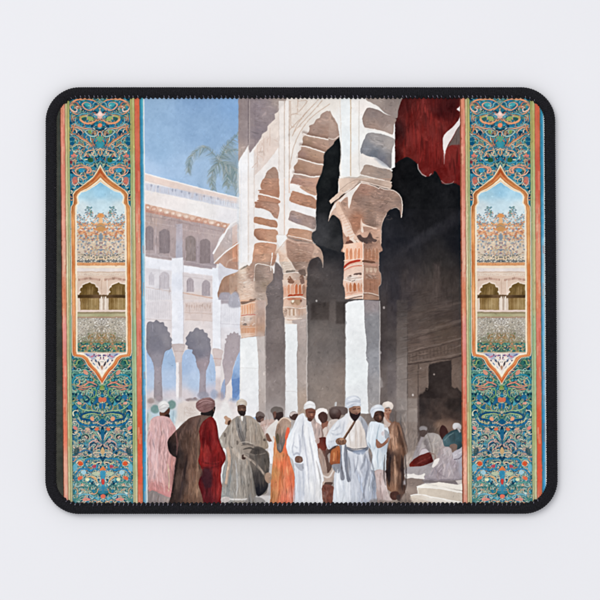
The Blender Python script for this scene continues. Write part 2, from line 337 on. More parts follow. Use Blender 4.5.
F('130,470 200,400 268,310 268,440 240,420 200,440 175,500 130,560','f0eae5',smooth=0)
L('100,300 100,930',5,'d9cdc4',a=.8,wob=.4); L('132,330 132,800',5,'dccfc6',a=.8,wob=.4); L('60,380 60,940',5,'e6e8ec',a=.8); R(62,400,95,940,'f5f5f6',a=.6)
F('36,560 50,400 52,1000 44,1000','dde3e6',a=.5)
R(266,60,296,820,'efe8e2',a=.8); L('297,60 297,830',5,'cdb8a8',a=.8,wob=.4); L('323,60 323,560',5,'c4ab9a',a=.8,wob=.4); R(300,60,320,820,'f2ede8',a=.8)
L('267,120 267,440',4,'d3c2b6',a=.7)
for p in ('370,50 368,130','330,60 332,190 352,200','325,218 400,140 482,52','350,224 430,140 502,58','325,430 345,320 380,235 420,175 470,128 530,85 590,50','340,250 372,180 420,120','333,135 362,128','372,60 420,60 375,118'):
    L(p,5,'c9af9c',a=.7)
for i in range(60):
    x = 335+rng.rand()*200; y = 55+rng.rand()*150
    if y < 215-(x-325)*1.02: L([(x,y),(x+rng.randn()*8,y+rng.rand()*14)],3.6,rng.choice(['d3bcab','f4ede5','dccabc']),a=.6)
# small arch
F('262,452 240,420 215,432 198,452 190,475 176,492 166,520 170,545 158,560 160,600 262,605','230,470:b0907f 220,530:a98673 220,590:a37d69',edge=.03)
L('168,545 215,552 262,568',7,'efe3da'); L('186,490 262,500',3,'8f6f60',a=.5); L('195,455 262,462',3,'8f6f60',a=.4)
crop(230,190,110)
F('157,0 262,0 262,28 215,22 172,12','a57f6c'); L('158,22 200,30 262,46',9,'efe5dd')
F('170,30 262,50 262,75 150,60 165,48','ab8571',edge=.03)
F('145,62 262,75 258,160 240,150 215,118 175,100 138,95 138,78','190,80:a98a7a 230,110:b09384 160,90:9f7a68',edge=.05); L('152,58 262,74',4,'7b5c4d',a=.5)
F('138,100 175,105 215,120 240,150 258,160 255,178 200,158 140,143 132,128','f1eeea')
F('140,145 200,158 252,170 254,208 200,196 137,182 130,165','180,165:b08a72 230,185:a5806c',edge=.05); L('136,186 200,200 256,213',9,'f3ebe4')
F('143,210 200,214 257,222 254,286 200,282 160,276 134,250 132,225','180,235:b08b76 220,260:b89680 150,270:8f6f5f',edge=.05); L('145,276 200,284 256,291',7,'f0e6de')
F('146,288 255,298 250,345 252,365 232,412 130,408 124,370 130,320','180,320:b58f78 220,350:bd9984 160,390:ad8670 220,395:b08b78',edge=.03); L('140,330 250,348',4,'9f7b68',a=.4); L('132,372 246,380',4,'a5806b',a=.4)
# second arch
crop(230,90,110)
F('330,512 333,495 347,462 352,440 347,420 366,398 372,372 370,345 386,325 390,305 398,285 398,258 425,236 434,212 432,195 455,185 472,160 490,152 498,132 530,114 552,128 566,150 584,165 596,200 600,262 615,262 615,400 560,520 470,640 345,640 332,560',
  '520,150:b09689 540,230:a98b7c 460,220:a98d80 420,280:a0836f 480,300:ab8a79 390,350:a6867a 460,340:b39079 380,410:a5826c 450,430:b38e78 360,490:9f8278 430,500:ad9083 370,590:b48e78 440,600:a98672',edge=.03)
for p in ('402,240 440,252 500,262 560,276','386,306 430,312 480,330 535,348','372,374 420,386 470,402 512,408','350,456 400,464 450,474 492,470'):
    q = [tuple(map(float,v.split(','))) for v in p.split()]
    L([(x,y-9) for x,y in q],14,'75574a',a=.5,soft=1.3); L([(x,y+22) for x,y in q],14,'c9a893',a=.35,soft=1.5); L(q,7,'f1e5db'); L([(x,y+9) for x,y in q],7,'c6a794',a=.5,soft=.8)
F('328,512 380,522 440,560 472,585 468,600 400,575 345,572 330,545','f2ede8')
crop(230,190,110)
F('325,10 345,-25 400,-20 470,0 470,40 420,20 375,0','f0ebe6'); F('380,-20 470,-10 470,30 420,14','b39684')
F('337,18 345,5 400,22 462,45 466,105 400,85 330,62 326,45','370,40:b18b76 430,70:a6836f',edge=.05)
F('326,66 400,88 466,108 466,152 400,135 350,112 322,95','f3efec')
F('337,112 400,132 462,152 462,212 400,195 324,166 322,148','370,135:a8968e 430,160:9a8a86 360,160:8e8488 430,200:a59691',edge=.04)
F('318,172 400,198 456,218 455,236 400,226 322,208','efeae5')
F('328,208 400,216 452,232 448,286 380,272 312,256 316,235','370,235:ae8d78 420,260:b39480',edge=.04)
# dark hall seen through the arch
crop(230,90,110)
F('616,240 590,262 570,268 560,282 548,312 530,328 512,356 512,398 505,430 494,462 476,505 470,540 474,580 470,640 468,700 470,760 450,780 448,820 500,850 700,850 700,240',
  '550,330:15181a 520,480:191c1d 580,500:141719 560,600:1b1d1f 500,800:3a3a3c 580,780:232426 600,820:2f2f31',soft=.5,wob=1.6)
F('470,700 520,690 560,760 500,850 450,850','3f3f42',a=.5,soft=4)
F('440,640 452,600 470,560 480,640','141719',a=.0)
crop(230,190,110)
F('505,230 500,160 515,115 560,70 605,35 605,130 570,120 545,150 525,180','e0d2c6',a=.0)
# third pillar, between second and third arch
crop(330,90,110)
F('0,-20 0,118 22,150 42,185 50,250 62,320 60,370 50,420 55,470 45,500 45,570 110,560 165,480 190,400 168,350 178,290 205,235 182,205 176,155 215,95 195,50 240,-20',
  '20,80:ece5dc 80,120:f1f0ec 85,300:eff2f1 85,480:f0ece5 140,150:f2f1ed 140,400:f0ece6 180,110:f0e8e1',smooth=0,soft=.4)
F('-5,120 16,148 36,185 44,215 50,250 30,275 -5,305','10,200:b59a8b 30,240:a98f82',edge=.04); L('-8,262 20,268 48,252',5,'e5d6cb',a=.8)
R(62,-20,108,480,'ebf0f0',a=.7); L('113,50 113,480',5,'cdb394',a=.9,wob=.4); L('160,60 158,230 160,460',4.5,'d3cbc1',a=.8); L('55,60 60,300 52,480',4,'e0d3c6',a=.7)
F('195,45 240,-20 400,-20 372,110 366,152 330,140 290,118 262,88 225,70','250,60:a4958c 330,80:8f817b 350,130:968680',edge=.03)
F('206,97 260,108 300,130 360,155 350,190 338,245 280,225 215,216 190,205 176,160 186,130','230,130:8b7b76 300,170:93817a 200,180:9c877d 320,220:a9958b 230,205:a58c80',edge=.06)
L('190,209 250,219 300,232 336,247',8,'efe8e1'); F('205,236 260,236 345,262 352,290 335,340 334,425 300,400 265,378 245,367 168,348 178,292 190,262','250,270:a59e9b 320,300:aba29d 210,310:898a90 240,350:6f747d 280,370:7a7b82 310,390:8d8887',edge=.05)
F('168,352 200,358 245,372 262,395 290,418 335,430 334,445 260,425 195,408 182,420 165,440','efe7df'); F('245,372 300,365 320,418 275,400','6e6f7b',a=.5,soft=1.5)
F('195,407 260,422 336,442 326,500 250,482 168,462 178,430','210,430:ad9789 280,460:a39186',edge=.04)
F('165,464 250,484 336,505 334,540 250,518 165,490 100,535 45,588 5,622 -5,605 30,572 100,515','200,480:cbbcae 300,520:b5a69a 50,570:d6c9bc',smooth=0,edge=.04)
L('165,462 250,482 336,503',5,'efe6dd'); L('165,492 250,516 333,540',5,'7c6a60',a=.6)
F('50,470 110,470 165,462 100,512 45,560','f0ebe3',smooth=0)
# ---------------- third capital
crop(335,180,70)
F('0,185 50,150 105,105 220,22 300,40 380,66 430,80 490,86 540,120 568,170 578,240 566,325 552,262 520,236 480,250 440,290 412,350 397,420 392,540 385,620 75,620 72,560 64,440 44,350 12,315 -20,300 -45,330 -55,350 -40,270 -10,210',
  '300,60:a18679 260,90:9a7c70 420,110:8f7b72 350,150:947f75 250,180:8f7c73 400,230:8b7870 500,130:98857a 540,180:8a7a72 300,260:8a776d 200,330:9a7562 320,350:7d6a61 180,400:a17c68 380,330:a18d82 380,450:b5a093 60,200:a68e80 60,260:b59a8a 20,280:cdb9ab 230,480:b8998a 330,450:a88a79 300,590:9f8172',edge=.05,tex=.05)
for i in range(70):
    x = 150+rng.rand()*290; y = 70+rng.rand()*270
    L([(x,y),(x+15+rng.rand()*25,y+3+rng.randn()*5),(x+45+rng.rand()*20,y+rng.randn()*6)],5,rng.choice(['7c6a61','b09a8d','8d6f60','a68d80','73625b']),a=.35)
F('-55,350 -38,270 -5,205 60,150 105,110 130,140 90,150 40,200 25,225 -10,250 -35,290','e9dfd5')
F('100,112 160,70 222,18 205,55 165,110 145,150 132,200 120,245 112,200 110,150','f0e8df')
F('10,200 40,185 60,240 95,310 135,380 160,450 215,515 238,560 235,620 78,620 80,560 120,500 90,480 66,430 60,370 42,320 15,270','40,240:d6bfae 80,330:dcc7b8 110,420:e5d3c5 180,520:ecdccd 120,590:e0c3ae',edge=.03)
for i in range(9): L([(52+i*9,300+i*24),(92+i*9,285+i*24)],6,'b99b88',a=.55)
L('35,190 60,250 100,330 150,430',6,'9d8576',a=.6)
F('88,545 105,520 130,512 165,545 140,562 95,568','6b4a40'); F('95,500 115,480 125,510 105,525','a3745f',a=.8)
F('160,500 205,420 225,330 232,420 240,450 350,410 390,440 392,560 300,500 240,560 200,520','240,460:c9ae9d 330,440:bd9f8d',a=.6)
F('222,330 240,370 300,395 352,408 350,420 245,392 245,445 222,440','e6d8cb'); L('225,395 300,402 350,415',5,'d8c5b6')
F('245,345 290,340 345,350 352,400 300,392','75645b',a=.7,soft=.8); F('145,300 225,300 220,410 160,410','a0745e',a=.5,soft=1.5)
F('188,480 215,470 240,492 275,488 296,448 310,470 330,502 362,512 345,532 315,528 322,550 296,556 270,572 255,560 262,545 230,532 205,512','5d4c47',tex=.06)
F('282,545 300,530 330,560 318,620 290,620','6f5a52'); F('355,530 385,520 385,600 350,600','8d7465',a=.7); F('160,500 180,520 230,560 205,560','8d7264',a=.6)
L('222,22 300,42 345,58 372,72 385,64 430,80 490,86 540,118 570,165 578,240 567,320',7,'e6dcd3'); L('440,290 412,350 398,430 393,540',6,'cfc0b5',a=.8); L('484,250 520,236 550,255',6,'d9cdc4',a=.7)
F('28,-12 120,-30 470,10 490,50 472,76 430,74 380,62 222,16 100,98 10,172 -10,160 40,92','60,40:cdbfb2 200,0:bfb0a4 350,30:a99a8f 460,50:c0b1a5',smooth=0,a=.85); L('40,90 130,20 220,0 470,62',5,'8f7f74',a=.5); L('222,10 470,72',5,'efe8e0',a=.8)
# third shaft, painted drum
crop(335,240,60)
F('82,45 85,60 100,70 96,200 88,330 82,440 95,490 102,590 280,590 282,40 255,20 180,30','180,60:ecd2bf 150,130:e0b092 220,120:dcab90 140,250:e6b8a0 200,300:eac9b4 180,380:e8d6c9 180,480:e0a98c 200,560:e8c7b2',smooth=0,soft=.4)
F('280,40 440,30 455,80 440,130 438,300 460,340 458,440 435,470 440,600 280,600','340,60:8d7468 400,110:b0917f 350,150:a9806b 360,250:b08a76 350,330:b3907d 360,420:9e7059 350,500:9a6b55 360,560:a98570',smooth=0,soft=.4,edge=.03)
for x in (120,160,205,240): F([(x-12,190),(x-14,110),(x,78),(x+14,105),(x+12,180)],rng.choice(['d2936f','cf9a7b','c98d6c']),a=.8); L([(x-20,190),(x-18,120),(x,70),(x+18,110),(x+18,180)],5,'f2dfcf',a=.8)
L('90,208 250,188 275,192',6,'f2e2d5')
F('92,262 130,228 180,205 248,194 250,214 180,230 130,252 92,285','b2402f',soft=.3); L('95,300 150,272 220,256 265,255',13,'d9917b'); L('98,292 150,262 220,243 270,240',7,'f0dccd')
F('98,330 150,290 270,270 272,330 200,335 130,365 96,370','e9cbb8',a=.8); F('125,372 160,350 165,375 140,385','7b6156'); F('185,345 205,330 262,328 262,352 235,345 210,352','6f5850')
for i in range(20): L([(100+rng.rand()*160,360+rng.rand()*50),(110+rng.rand()*160,365+rng.rand()*45)],6,rng.choice(['8b7266','f3e8dd','b5a093','e9d9cc']),a=.7)
L('90,400 140,412 200,405 275,385',8,'f0e5da'); L('170,412 200,405',7,'6b5a52',a=.8)
for x,w,c in ((120,9,'d59a7b'),(155,11,'c07a52'),(197,14,'b4673f'),(238,13,'d18c68'),(262,7,'cf9676')):
    F([(x-w,510),(x-w,450),(x,425),(x+w,450),(x+w,505)],c,a=.9); L([(x-w-3,510),(x-w-3,450),(x,418),(x+w+3,448)],4,'f3e0d0',a=.8)
L('104,540 180,528 275,515',8,'e2a184'); L('104,575 160,562 275,545',8,'f1e7dc'); L('130,592 180,578 272,565',8,'5d5350')
L('280,25 281,320 280,590',9,'f1e2d4')
for x in (310,345,385,420): F([(x-12,190),(x-12,110),(x,80),(x+12,110),(x+12,190)],'94684f',a=.5); L([(x-18,190),(x-16,110),(x,66),(x+16,110)],4,'c9a693',a=.6)
F('286,203 390,212 392,230 286,222','6b4a3c'); L('286,238 438,250',12,'bb8d7b'); L('286,262 438,275',6,'8a6a5b',a=.6)
for x in (320,360,405): F([(x-16,280),(x+16,285),(x+4,325),(x-6,322)],'cdb39c',a=.8)
for i in range(22): L([(290+rng.rand()*140,340+rng.rand()*45),(300+rng.rand()*140,340+rng.rand()*50)],6,rng.choice(['7b5f52','cbb3a4','a5897b','8a6a5a']),a=.6)
for x in (310,350,395): L([(x,400),(x+2,500)],7,'82563f',a=.5)
L('284,530 360,532 436,556',7,'d9cabd'); L('284,542 360,545 436,568',5,'6d564b')
L('440,130 438,290 460,345 458,440 436,470 440,590',5,'c3aea0',a=.8)
crop(310,300,110)
F('193,22 210,8 250,0 296,0 300,150 310,235 308,325 318,345 314,470 320,620 190,620 194,300','230,60:eff1f0 280,200:eceeed 215,400:eef2f1 270,560:e6e8e8 210,560:e9ebeb',smooth=0,soft=.4)
F('296,0 376,5 380,150 380,300 378,620 320,620 314,470 318,345 308,325 310,235 300,150','340,20:94898a 350,120:878689 330,200:8a898c 350,330:97979b 350,500:9b9797 350,600:a59f9c',smooth=0,soft=.5,tex=.05)
L('380,8 382,150 380,300 381,450 379,600',6,'c7c1be',a=.8); L('193,22 193,300 192,600',4,'9d9a98',a=.6); L('196,14 215,4 290,-3',6,'55504f',a=.7)
L('385,430 392,470',10,'cfccca',a=.5,soft=1.5)
# ---------------- second capital and shaft
crop(275,235,50)
F('20,0 25,90 0,220 0,250 40,215 55,330 80,380 100,460 95,620 385,620 385,420 410,330 450,290 510,262 545,290 572,360 575,250 545,170 500,130 455,95 420,60 300,50 160,10 130,0',
  '60,100:ece6df 100,200:e3d6ca 60,250:cbb6a6 110,320:dac7b7 130,400:ddcbbb 200,110:a58c80 350,120:a78f83 250,250:a1887c 300,330:a68f82 250,350:a58d80 480,170:bca799 520,240:ad998d 560,300:a69689 400,250:b09a8c 150,500:e0c8b6 330,480:b59f90 150,600:e0b8a0 350,600:b09282',edge=.04,tex=.045)
F('145,60 250,90 400,95 470,140 440,260 410,330 375,410 350,440 250,410 200,330 150,270 135,140','200,110:9e8578 400,140:a68e82 300,250:937b6e 250,350:8f7668 340,400:a38a7c',soft=.6,a=.9)
L('150,25 250,58 350,75 450,100',13,'8d8078'); L('160,5 300,35 440,70',8,'efe4da'); L('150,52 250,88 400,95',5,'e9dccf',a=.8); L('250,172 340,188 440,215',5,'e0d0c2',a=.8)
L('0,215 60,150 130,60 160,20',6,'b8a99c',a=.8); F('25,0 130,0 150,40 60,140 30,100','f2f1ee',smooth=0,a=.9)
for i in range(45):
    x = 220+rng.rand()*140; y = 180+rng.rand()*220
    L([(x,y),(x+20+rng.rand()*30,y+rng.randn()*6)],6,rng.choice(['7d6659','b8a293','8d7364','c3ae9f']),a=.5)
F('130,260 180,310 230,400 250,440 120,440 90,340','e3d2c2',a=.8); L('140,270 190,330 240,415',6,'f3e8dd',a=.8)
for i in range(5): L([(85+i*9,300+i*26),(150+i*12,290+i*26)],6,'bfa794',a=.5)
F('130,440 150,425 230,420 245,440 190,452 140,455','8a7d72'); L('100,465 250,448 380,480',8,'efe5db'); F('280,430 350,410 372,470 350,500 300,470','6f5c53',tex=.06,a=.9)
F('145,560 155,520 180,495 205,540 230,560 190,585','92644c'); F('295,500 330,480 350,520 320,580 300,560','7a5c4e',a=.9)
for i in range(16): E(110+rng.rand()*250,480+rng.rand()*110,9,7,rng.choice(['b89583','f1e5d9','c8a793','8d6f61']),a=.6)
F('410,335 425,300 470,275 520,270 555,320 572,400 572,620 390,620 392,470 405,400','450,350:47403f 500,450:5a5250 540,400:4a4545 430,570:4d4644',soft=.7); F('572,390 640,380 640,620 572,620','4c4747',a=.3,soft=3)
L('545,175 572,250 577,330 574,390',8,'b3a498',a=.9)
F('0,345 35,340 62,370 85,400 95,470 90,620 0,620','20,420:7b6f6d 40,560:7c7170',soft=.6); L('0,235 30,215 55,260 70,350 95,450',6,'cdb9a9',a=.6)
crop(275,280,50)
F('85,0 95,60 100,160 100,260 95,380 115,460 115,620 265,620 270,540 380,520 378,380 375,240 378,60 385,0','130,30:e3cdbd 300,30:c9a893 140,120:dfa88c 260,110:d49a7d 340,150:b48f7b 140,250:e2bfa9 260,250:c89c80 340,270:c4ada0 160,380:d9bfab 300,380:c2a28e 340,450:b8a79c 200,480:e6d3c4 130,560:e9e2da 340,560:c0b4ab',smooth=0,soft=.4,tex=.05)
F('150,20 190,-20 230,25 195,45','8a6350'); F('300,0 345,-10 350,40 315,45','84665a')
for x,c in ((165,'d4926f'),(205,'dca183'),(255,'c4673f'),(300,'bd6b45'),(345,'a0755f')):
    F([(x-15,160),(x-15,80),(x,50),(x+15,80),(x+15,155)],c,a=.85); L([(x-21,160),(x-21,75),(x-5,45)],6,'f0d9c8',a=.8)
F('155,190 175,172 250,170 330,168 325,185 250,190 160,202','b34a2c'); L('105,220 150,205 300,202 370,225',10,'f0dfd2'); F('150,220 240,215 310,220 300,245 240,240 160,240','cc8163',a=.9)
L('105,260 115,235 160,215',6,'c79c85',a=.7); F('190,262 220,240 300,235 325,245 300,290 270,305 240,275 225,295 200,290','a8876b',a=.85); E(215,255,16,16,'efe6d3'); E(312,250,12,16,'7c5143',a=.8)
L('100,330 180,325 280,340 375,330',8,'e9dacd'); L('150,340 280,342',6,'8f7565',a=.6)
for x,c in ((130,'a88878'),(175,'b59279'),(200,'efe0d0'),(225,'a5805f'),(248,'ecdccb'),(290,'bb947b'),(330,'b89b89')): L([(x,350),(x+1,420)],13,c,a=.8)
for i in range(14): E(105+rng.rand()*60,360+rng.rand()*80,8,8,rng.choice(['8c7566','e0cdbd','b0907c']),a=.6)
L('120,455 200,462 320,458',8,'f1e3d6'); L('150,478 240,482 330,472',7,'cfa58b'); L('125,492 250,496 330,486',6,'efe1d4')
crop(230,300,110)
F('302,132 366,132 370,250 364,300 370,600 370,640 300,640','330,200:eef0ef 330,400:ebecec 330,590:e6e6e5',smooth=0,soft=.4); F('340,110 416,100 420,300 418,640 370,640 366,300 370,250 366,132 340,128','395,150:b8a9a2 400,300:ada099 385,400:b3a59d 400,580:b39f90',smooth=0,soft=.4,tex=.04)
L('419,30 421,200 419,400 420,600',5,'d3cac4',a=.8); L('300,500 340,498 368,505',3,'c9c3be',a=.5); L('300,150 300,600',3.5,'8f8581',a=.6)
# ---------------- first capital and shaft
crop(230,190,110)
L('150,360 190,352 245,358',4,'9b7763',a=.5); F('205,385 250,345 252,370 236,412 200,405','9f7c6a',a=.6,soft=1); F('130,330 165,330 160,400 128,404','c6a48e',a=.5,soft=1)
crop(230,255,50)
F('100,180 200,120 235,130 275,75 290,20 330,-10 480,-10 482,130 515,180 518,260 505,310 440,380 432,450 432,620 120,620 110,500 85,440 75,370 60,420 0,470 -10,300 0,240 40,260 100,190',
  '150,200:e0cdba 150,260:dcc3b0 200,350:e2cdbd 150,450:e3c7b2 250,400:e0c4b0 200,520:dfbfa8 400,30:b59580 330,60:b08f7c 240,180:b4927d 260,230:a98878 60,260:b89b88 30,350:b59680 350,200:8f7b70 400,300:8f7a6f 380,160:a08578 480,230:b39b8e 350,400:ab968a 370,500:b7a497 380,580:b8a59a',edge=.04,tex=.05)
F('290,110 480,140 500,200 500,300 440,370 425,440 310,440 300,300','350,180:9a857a 350,280:857268 400,350:94816f 460,220:ad9589 340,400:a28d80',a=.8,soft=.8)
L('290,310 292,180 300,130 320,110 350,105 420,118 482,140 490,190',9,'efe6dc'); L('508,-20 500,60 490,120 489,190',14,'efe9e2',taper=2)
F('120,180 190,125 210,125 195,145 150,170','8f8478'); F('230,130 280,80 300,110 285,300 250,300 235,220','b09080',a=.7)
for i in range(60):
    x = 310+rng.rand()*120; y = 140+rng.rand()*380
    L([(x,y),(x+25+rng.rand()*30,y+6+rng.randn()*4)],5.5,rng.choice(['7c6a60','bba99d','8d786b','a08b7e']),a=.45)
for i in range(40):
    x = 100+rng.rand()*150; y = 190+rng.rand()*330
    L([(x,y),(x+25+rng.rand()*30,y-6+rng.randn()*4)],6,rng.choice(['cba892','eedfd0','c59f88','f1e6db']),a=.45)
F('0,250 40,265 95,200 80,330 70,400 0,450','b89784',a=.5,soft=1.2); F('-10,500 60,440 110,500 120,620 -10,620','b3b1ba',soft=1); F('-80,230 0,240 60,180 80,190 20,250 0,280 -60,260','f0eff2',a=.0)
F('140,560 180,545 215,550 240,530 270,530 300,552 250,558 200,572 150,585','7d6154'); L('305,300 312,450 310,610',6,'b8a293',a=.6)
crop(230,300,50)
F('120,0 132,70 125,180 118,300 135,440 132,465 225,448 305,440 415,435 432,300 430,0','200,100:e9b592 250,80:e6ae8a 160,140:e6c0a6 200,230:dccdc2 200,370:d9a684 270,360:d69c78 200,430:e3cdbd 370,60:c0aaa0 360,150:b39a8e 370,250:b49686 370,340:b8957e 360,420:c2ab9e',smooth=0,soft=.4,tex=.045)
F('125,20 160,15 220,10 300,-20 300,5 210,40 140,50','8d7161'); L('135,60 200,45 300,30',7,'f1ddcc')
for x,c in ((150,'dea684'),(178,'d9a180'),(212,'e09c70'),(248,'d59a76'),(275,'d8a487')): L([(x,65),(x,160)],12,c,a=.7); L([(x+12,60),(x+12,165)],4,'f4e2d3',a=.7)
L('138,190 180,180 240,174 302,176',9,'c9766a'); L('128,205 200,195 302,190',5,'efe0d4')
for i in range(22): E(135+rng.rand()*160,210+rng.rand()*95,11,7,rng.choice(['c3ada0','efe6de','a99489','d8c8bd']),a=.6)
F('150,300 180,275 205,290 190,305','8d7c74',a=.9)
for x in (145,175,210,245,280): R(x,335,x+14,395,rng.choice(['cf9673','d3a080','c98a66']),a=.7); 
for y in (330,402,425): L([(132,y+6),(302,y-6)],5,'f1e2d5',a=.8)
L('128,460 225,444 310,432',6,'b39584',a=.9); L('308,0 308,440',6,'d8c5b8',a=.7); L('318,300 425,310',5,'a07f6d',a=.4)
crop(230,300,110)
F('56,210 100,202 152,200 156,350 157,640 50,640','100,300:f0f2f1 130,500:edeeee 70,560:e9e9ea',smooth=0,soft=.4); F('144,200 190,196 193,400 194,640 157,640 156,350','170,250:c9beb8 175,400:c3b8b2 180,580:b9aca5',smooth=0,soft=.4)
L('58,370 155,372',3,'d5d3d0',a=.6); L('193,10 194,300 193,600',4,'cfc4bd',a=.6); L('55,200 55,400 52,600',3,'c3bfc0',a=.5)
# ---------------- the crowd in the court
crop(230,400,110)
# ground behind feet
F('-60,500 90,520 260,520 600,500 600,640 -60,640','0,560:dfdbd8 60,545:eceae8 200,545:cfcac7 450,560:b5a69c',soft=.8)
F('155,50 200,30 300,30 300,220 155,220','230,80:9a908d 180,150:bdb2ad',a=.4,soft=3)
# man with papers behind beige man
E(163,93,24,30,'4b3a37',edge=.05); F('142,75 160,62 185,72 190,92 165,85 145,95','6d5f5b'); F('168,105 185,98 182,118 170,122','7c5f55')
F('165,125 210,105 250,110 252,150 210,165 190,200 170,190','c3aaa0'); L('170,140 240,125',8,'b5968a',a=.7); L('175,155 235,140',5,'d8c4bb',a=.8)
F('200,160 240,120 262,112 270,200 245,340 215,330 205,230 195,200','e0dad4'); F('190,190 205,180 225,215 228,232 205,222 192,205','7b584b'); F('212,240 232,235 228,345 210,320','e9e8ea')
F('222,60 235,40 262,36 285,44 292,64 288,95 270,115 255,105 240,110 235,80','6b625d'); F('234,72 262,68 288,66 290,92 270,114 258,104 244,104','372a29'); F('236,68 250,64 250,90 240,98','6b4b41')
E(348,86,24,24,'493632'); F('325,80 335,66 355,64 372,74 350,76 335,90','c8bbb5')
# woman in the orange robe
F('246,215 235,330 222,440 222,500 226,640 360,640 356,470 350,400 322,300 318,200 300,150','240,400:c58a58 235,520:c98a5d 260,300:cf8a5a 285,350:e8764f 310,250:e8704c 320,450:ea7a56 300,540:e0765a 345,520:d98a78 270,450:d37f55',edge=.03)
for p,c in (('292,300 275,420 262,560','c5683f'),('315,290 310,420 318,560','f08e6a'),('330,380 335,470 340,560','c7654c'),('255,330 245,430 240,560','b97a4a'),('300,360 295,460 290,560','f09a78'),('270,330 262,440 255,540','dd9763')): L(p,9,c,a=.6,taper=1)
F('248,205 250,160 262,125 288,100 315,102 332,120 332,150 312,180 300,230 285,275 272,288 258,270 250,240','290,130:a88c7b 270,160:9c8170 310,140:b79b89 275,200:7d6a60 275,260:6c635f',edge=.05)
F('252,205 258,180 268,200 266,235 256,235','5c5240'); L('262,125 285,99 315,102 332,118',7,'e3cdb9',a=.9); F('312,150 325,165 308,215 300,200','e8674a')
L('240,200 252,250 240,330',8,'d99a68',a=.7)
# woman with the white scarf
F('470,120 460,80 475,55 500,46 522,55 528,75 500,70 490,100 500,130 480,140','efe9e6'); F('482,80 500,62 522,64 530,90 524,118 506,128 500,118 486,105','503631',edge=.04); L('500,80 516,78',5,'7b554a')
F('500,120 522,112 540,122 545,150 520,165 505,160','8d5f4f'); F('445,115 480,125 498,140 505,180 515,205 480,225 462,200','c3aca4'); F('505,165 545,140 600,130 560,200 525,220','d6c7be')
F('470,215 492,205 520,203 528,225 526,268 500,278 478,262','500,240:6a2f27 480,250:8c4537 515,220:5a2420',edge=.05)
F('480,268 520,275 560,240 600,300 580,420 520,420 500,380 485,330','500,300:7c5a4e 540,300:55403a 520,380:5e463d',tex=.05)
F('482,270 495,268 520,330 530,400 505,400 490,340','b29b8e',a=.9); F('500,400 540,395 565,335 590,360 560,440 520,470 498,450','b7a295',edge=.05); L('500,410 540,420 570,370',9,'d9cdc4')
F('520,450 560,450 545,470 515,470','57413a'); F('490,480 560,470 590,560 580,640 480,640','530,520:6e4036 500,540:8f6f64 560,560:7b4b40',tex=.06)
for i in range(26): E(495+rng.rand()*80,480+rng.rand()*80,10,12,rng.choice(['84503f','5b342d','a3847a']),a=.4)
# man in the dark turban behind
F('540,55 560,38 600,34 640,45 640,75 610,82 575,75','665753'); F('542,62 575,60 600,70 598,98 580,110 565,100 548,95','3d2a27'); L('578,15 578,30',8,'d5d8da',a=.7)
# white robed man
F('400,72 368,90 342,150 318,195 306,245 318,300 345,335 352,420 356,640 500,640 498,470 512,440 505,400 488,335 478,270 470,200 455,125 440,105 415,95','380,180:e8eaee 330,240:f0f2f4 350,300:e3e6ea 400,300:e4e5e9 440,300:efeff0 380,420:d9dce2 380,520:cdd1da 440,480:efefef 480,500:e5e3e2 420,540:dcdde0',edge=.03)
F('440,108 462,118 482,190 488,230 468,235 455,170','bfa9a1',a=.9); F('400,78 412,100 440,170 470,280 485,360 505,430 495,480 460,380 430,280 402,180','f4f4f4',a=.9)
for p,c,w in (('400,90 395,170 410,260 425,380 430,500','b9bcc6',9),('425,150 440,240 460,350 470,460','c7c8ce',6),('365,120 350,190 345,260','d3d6dd',8),('375,190 385,250 378,300','b5b9c4',14),('345,300 365,290 380,300','a6aab6',12),('350,250 372,262','c0c4cd',8),('410,300 420,420 425,520','f8f8f8',10),('445,220 470,330 485,420','fafafa',7),('375,380 380,460 375,550','c3c8d2',14),('455,400 462,480 460,560','cfd0d5',8),('470,330 490,400 497,450','a39c9b',6),('395,350 400,420 402,540','b7bdc9',9)): L(p,w,c,a=.75,taper=1,soft=.6)
F('356,312 372,304 392,310 398,330 385,342 364,342 354,332','7a5c50',edge=.06); L('368,340 372,318',3,'5a4038',a=.7); L('380,342 384,320',3,'a5836f',a=.7); F('350,345 385,350 400,345 400,385 375,380','aeb0b8',a=.9)
F('412,55 425,45 455,48 466,62 462,90 445,112 432,108 420,92 412,72','805446',edge=.03); L('430,66 458,66',6,'4f322b',a=.8); F('440,75 450,74 450,88 442,88','b07a63',a=.8); L('436,92 452,92',5,'6c3a33',a=.8); F('425,95 448,105 440,118 425,112','5b3d35')
F('404,50 405,25 418,10 438,6 458,14 466,32 464,50 445,42 425,46','430,20:f4f3f2 410,40:dedbd9 455,40:e5e3e2',edge=.03); L('408,32 432,24 462,30',4,'cfcbc9',a=.7)
# beige robed man with grey stole
F('45,88 35,92 10,110 -20,150 -60,215 -62,245 -50,270 -30,262 -20,290 -40,400 -42,450 -55,600 140,640 138,530 165,520 200,505 208,440 210,390 215,330 212,290 190,270 210,255 195,205 165,140 130,100 95,84','100,150:ab9d8f 60,150:a3978b -20,180:a89d91 -40,240:b5aca2 150,200:a29486 0,240:ab9f93 100,240:9b8e82 40,380:a2988e 40,450:9c948b 80,480:8e867d -20,430:8f9291 -20,530:9a9a97 100,520:8a837b 60,540:a59d93 180,400:57504a 200,230:a79684',edge=.04,tex=.05)
F('105,300 130,260 165,255 200,280 216,330 210,420 205,480 170,520 145,520 135,470 125,420 115,370','150,320:5f5751 190,340:4e4843 150,420:403c3b 170,490:26262b 200,430:453f3c 130,350:6b625b',soft=.6,tex=.05)
F('28,105 45,92 62,130 72,170 82,215 84,240 72,245 52,210 35,165','35,130:8c8681 65,200:77716d 75,235:6b6561'); F('64,95 85,90 86,140 84,215 76,190 68,140','8a847e',a=.9)
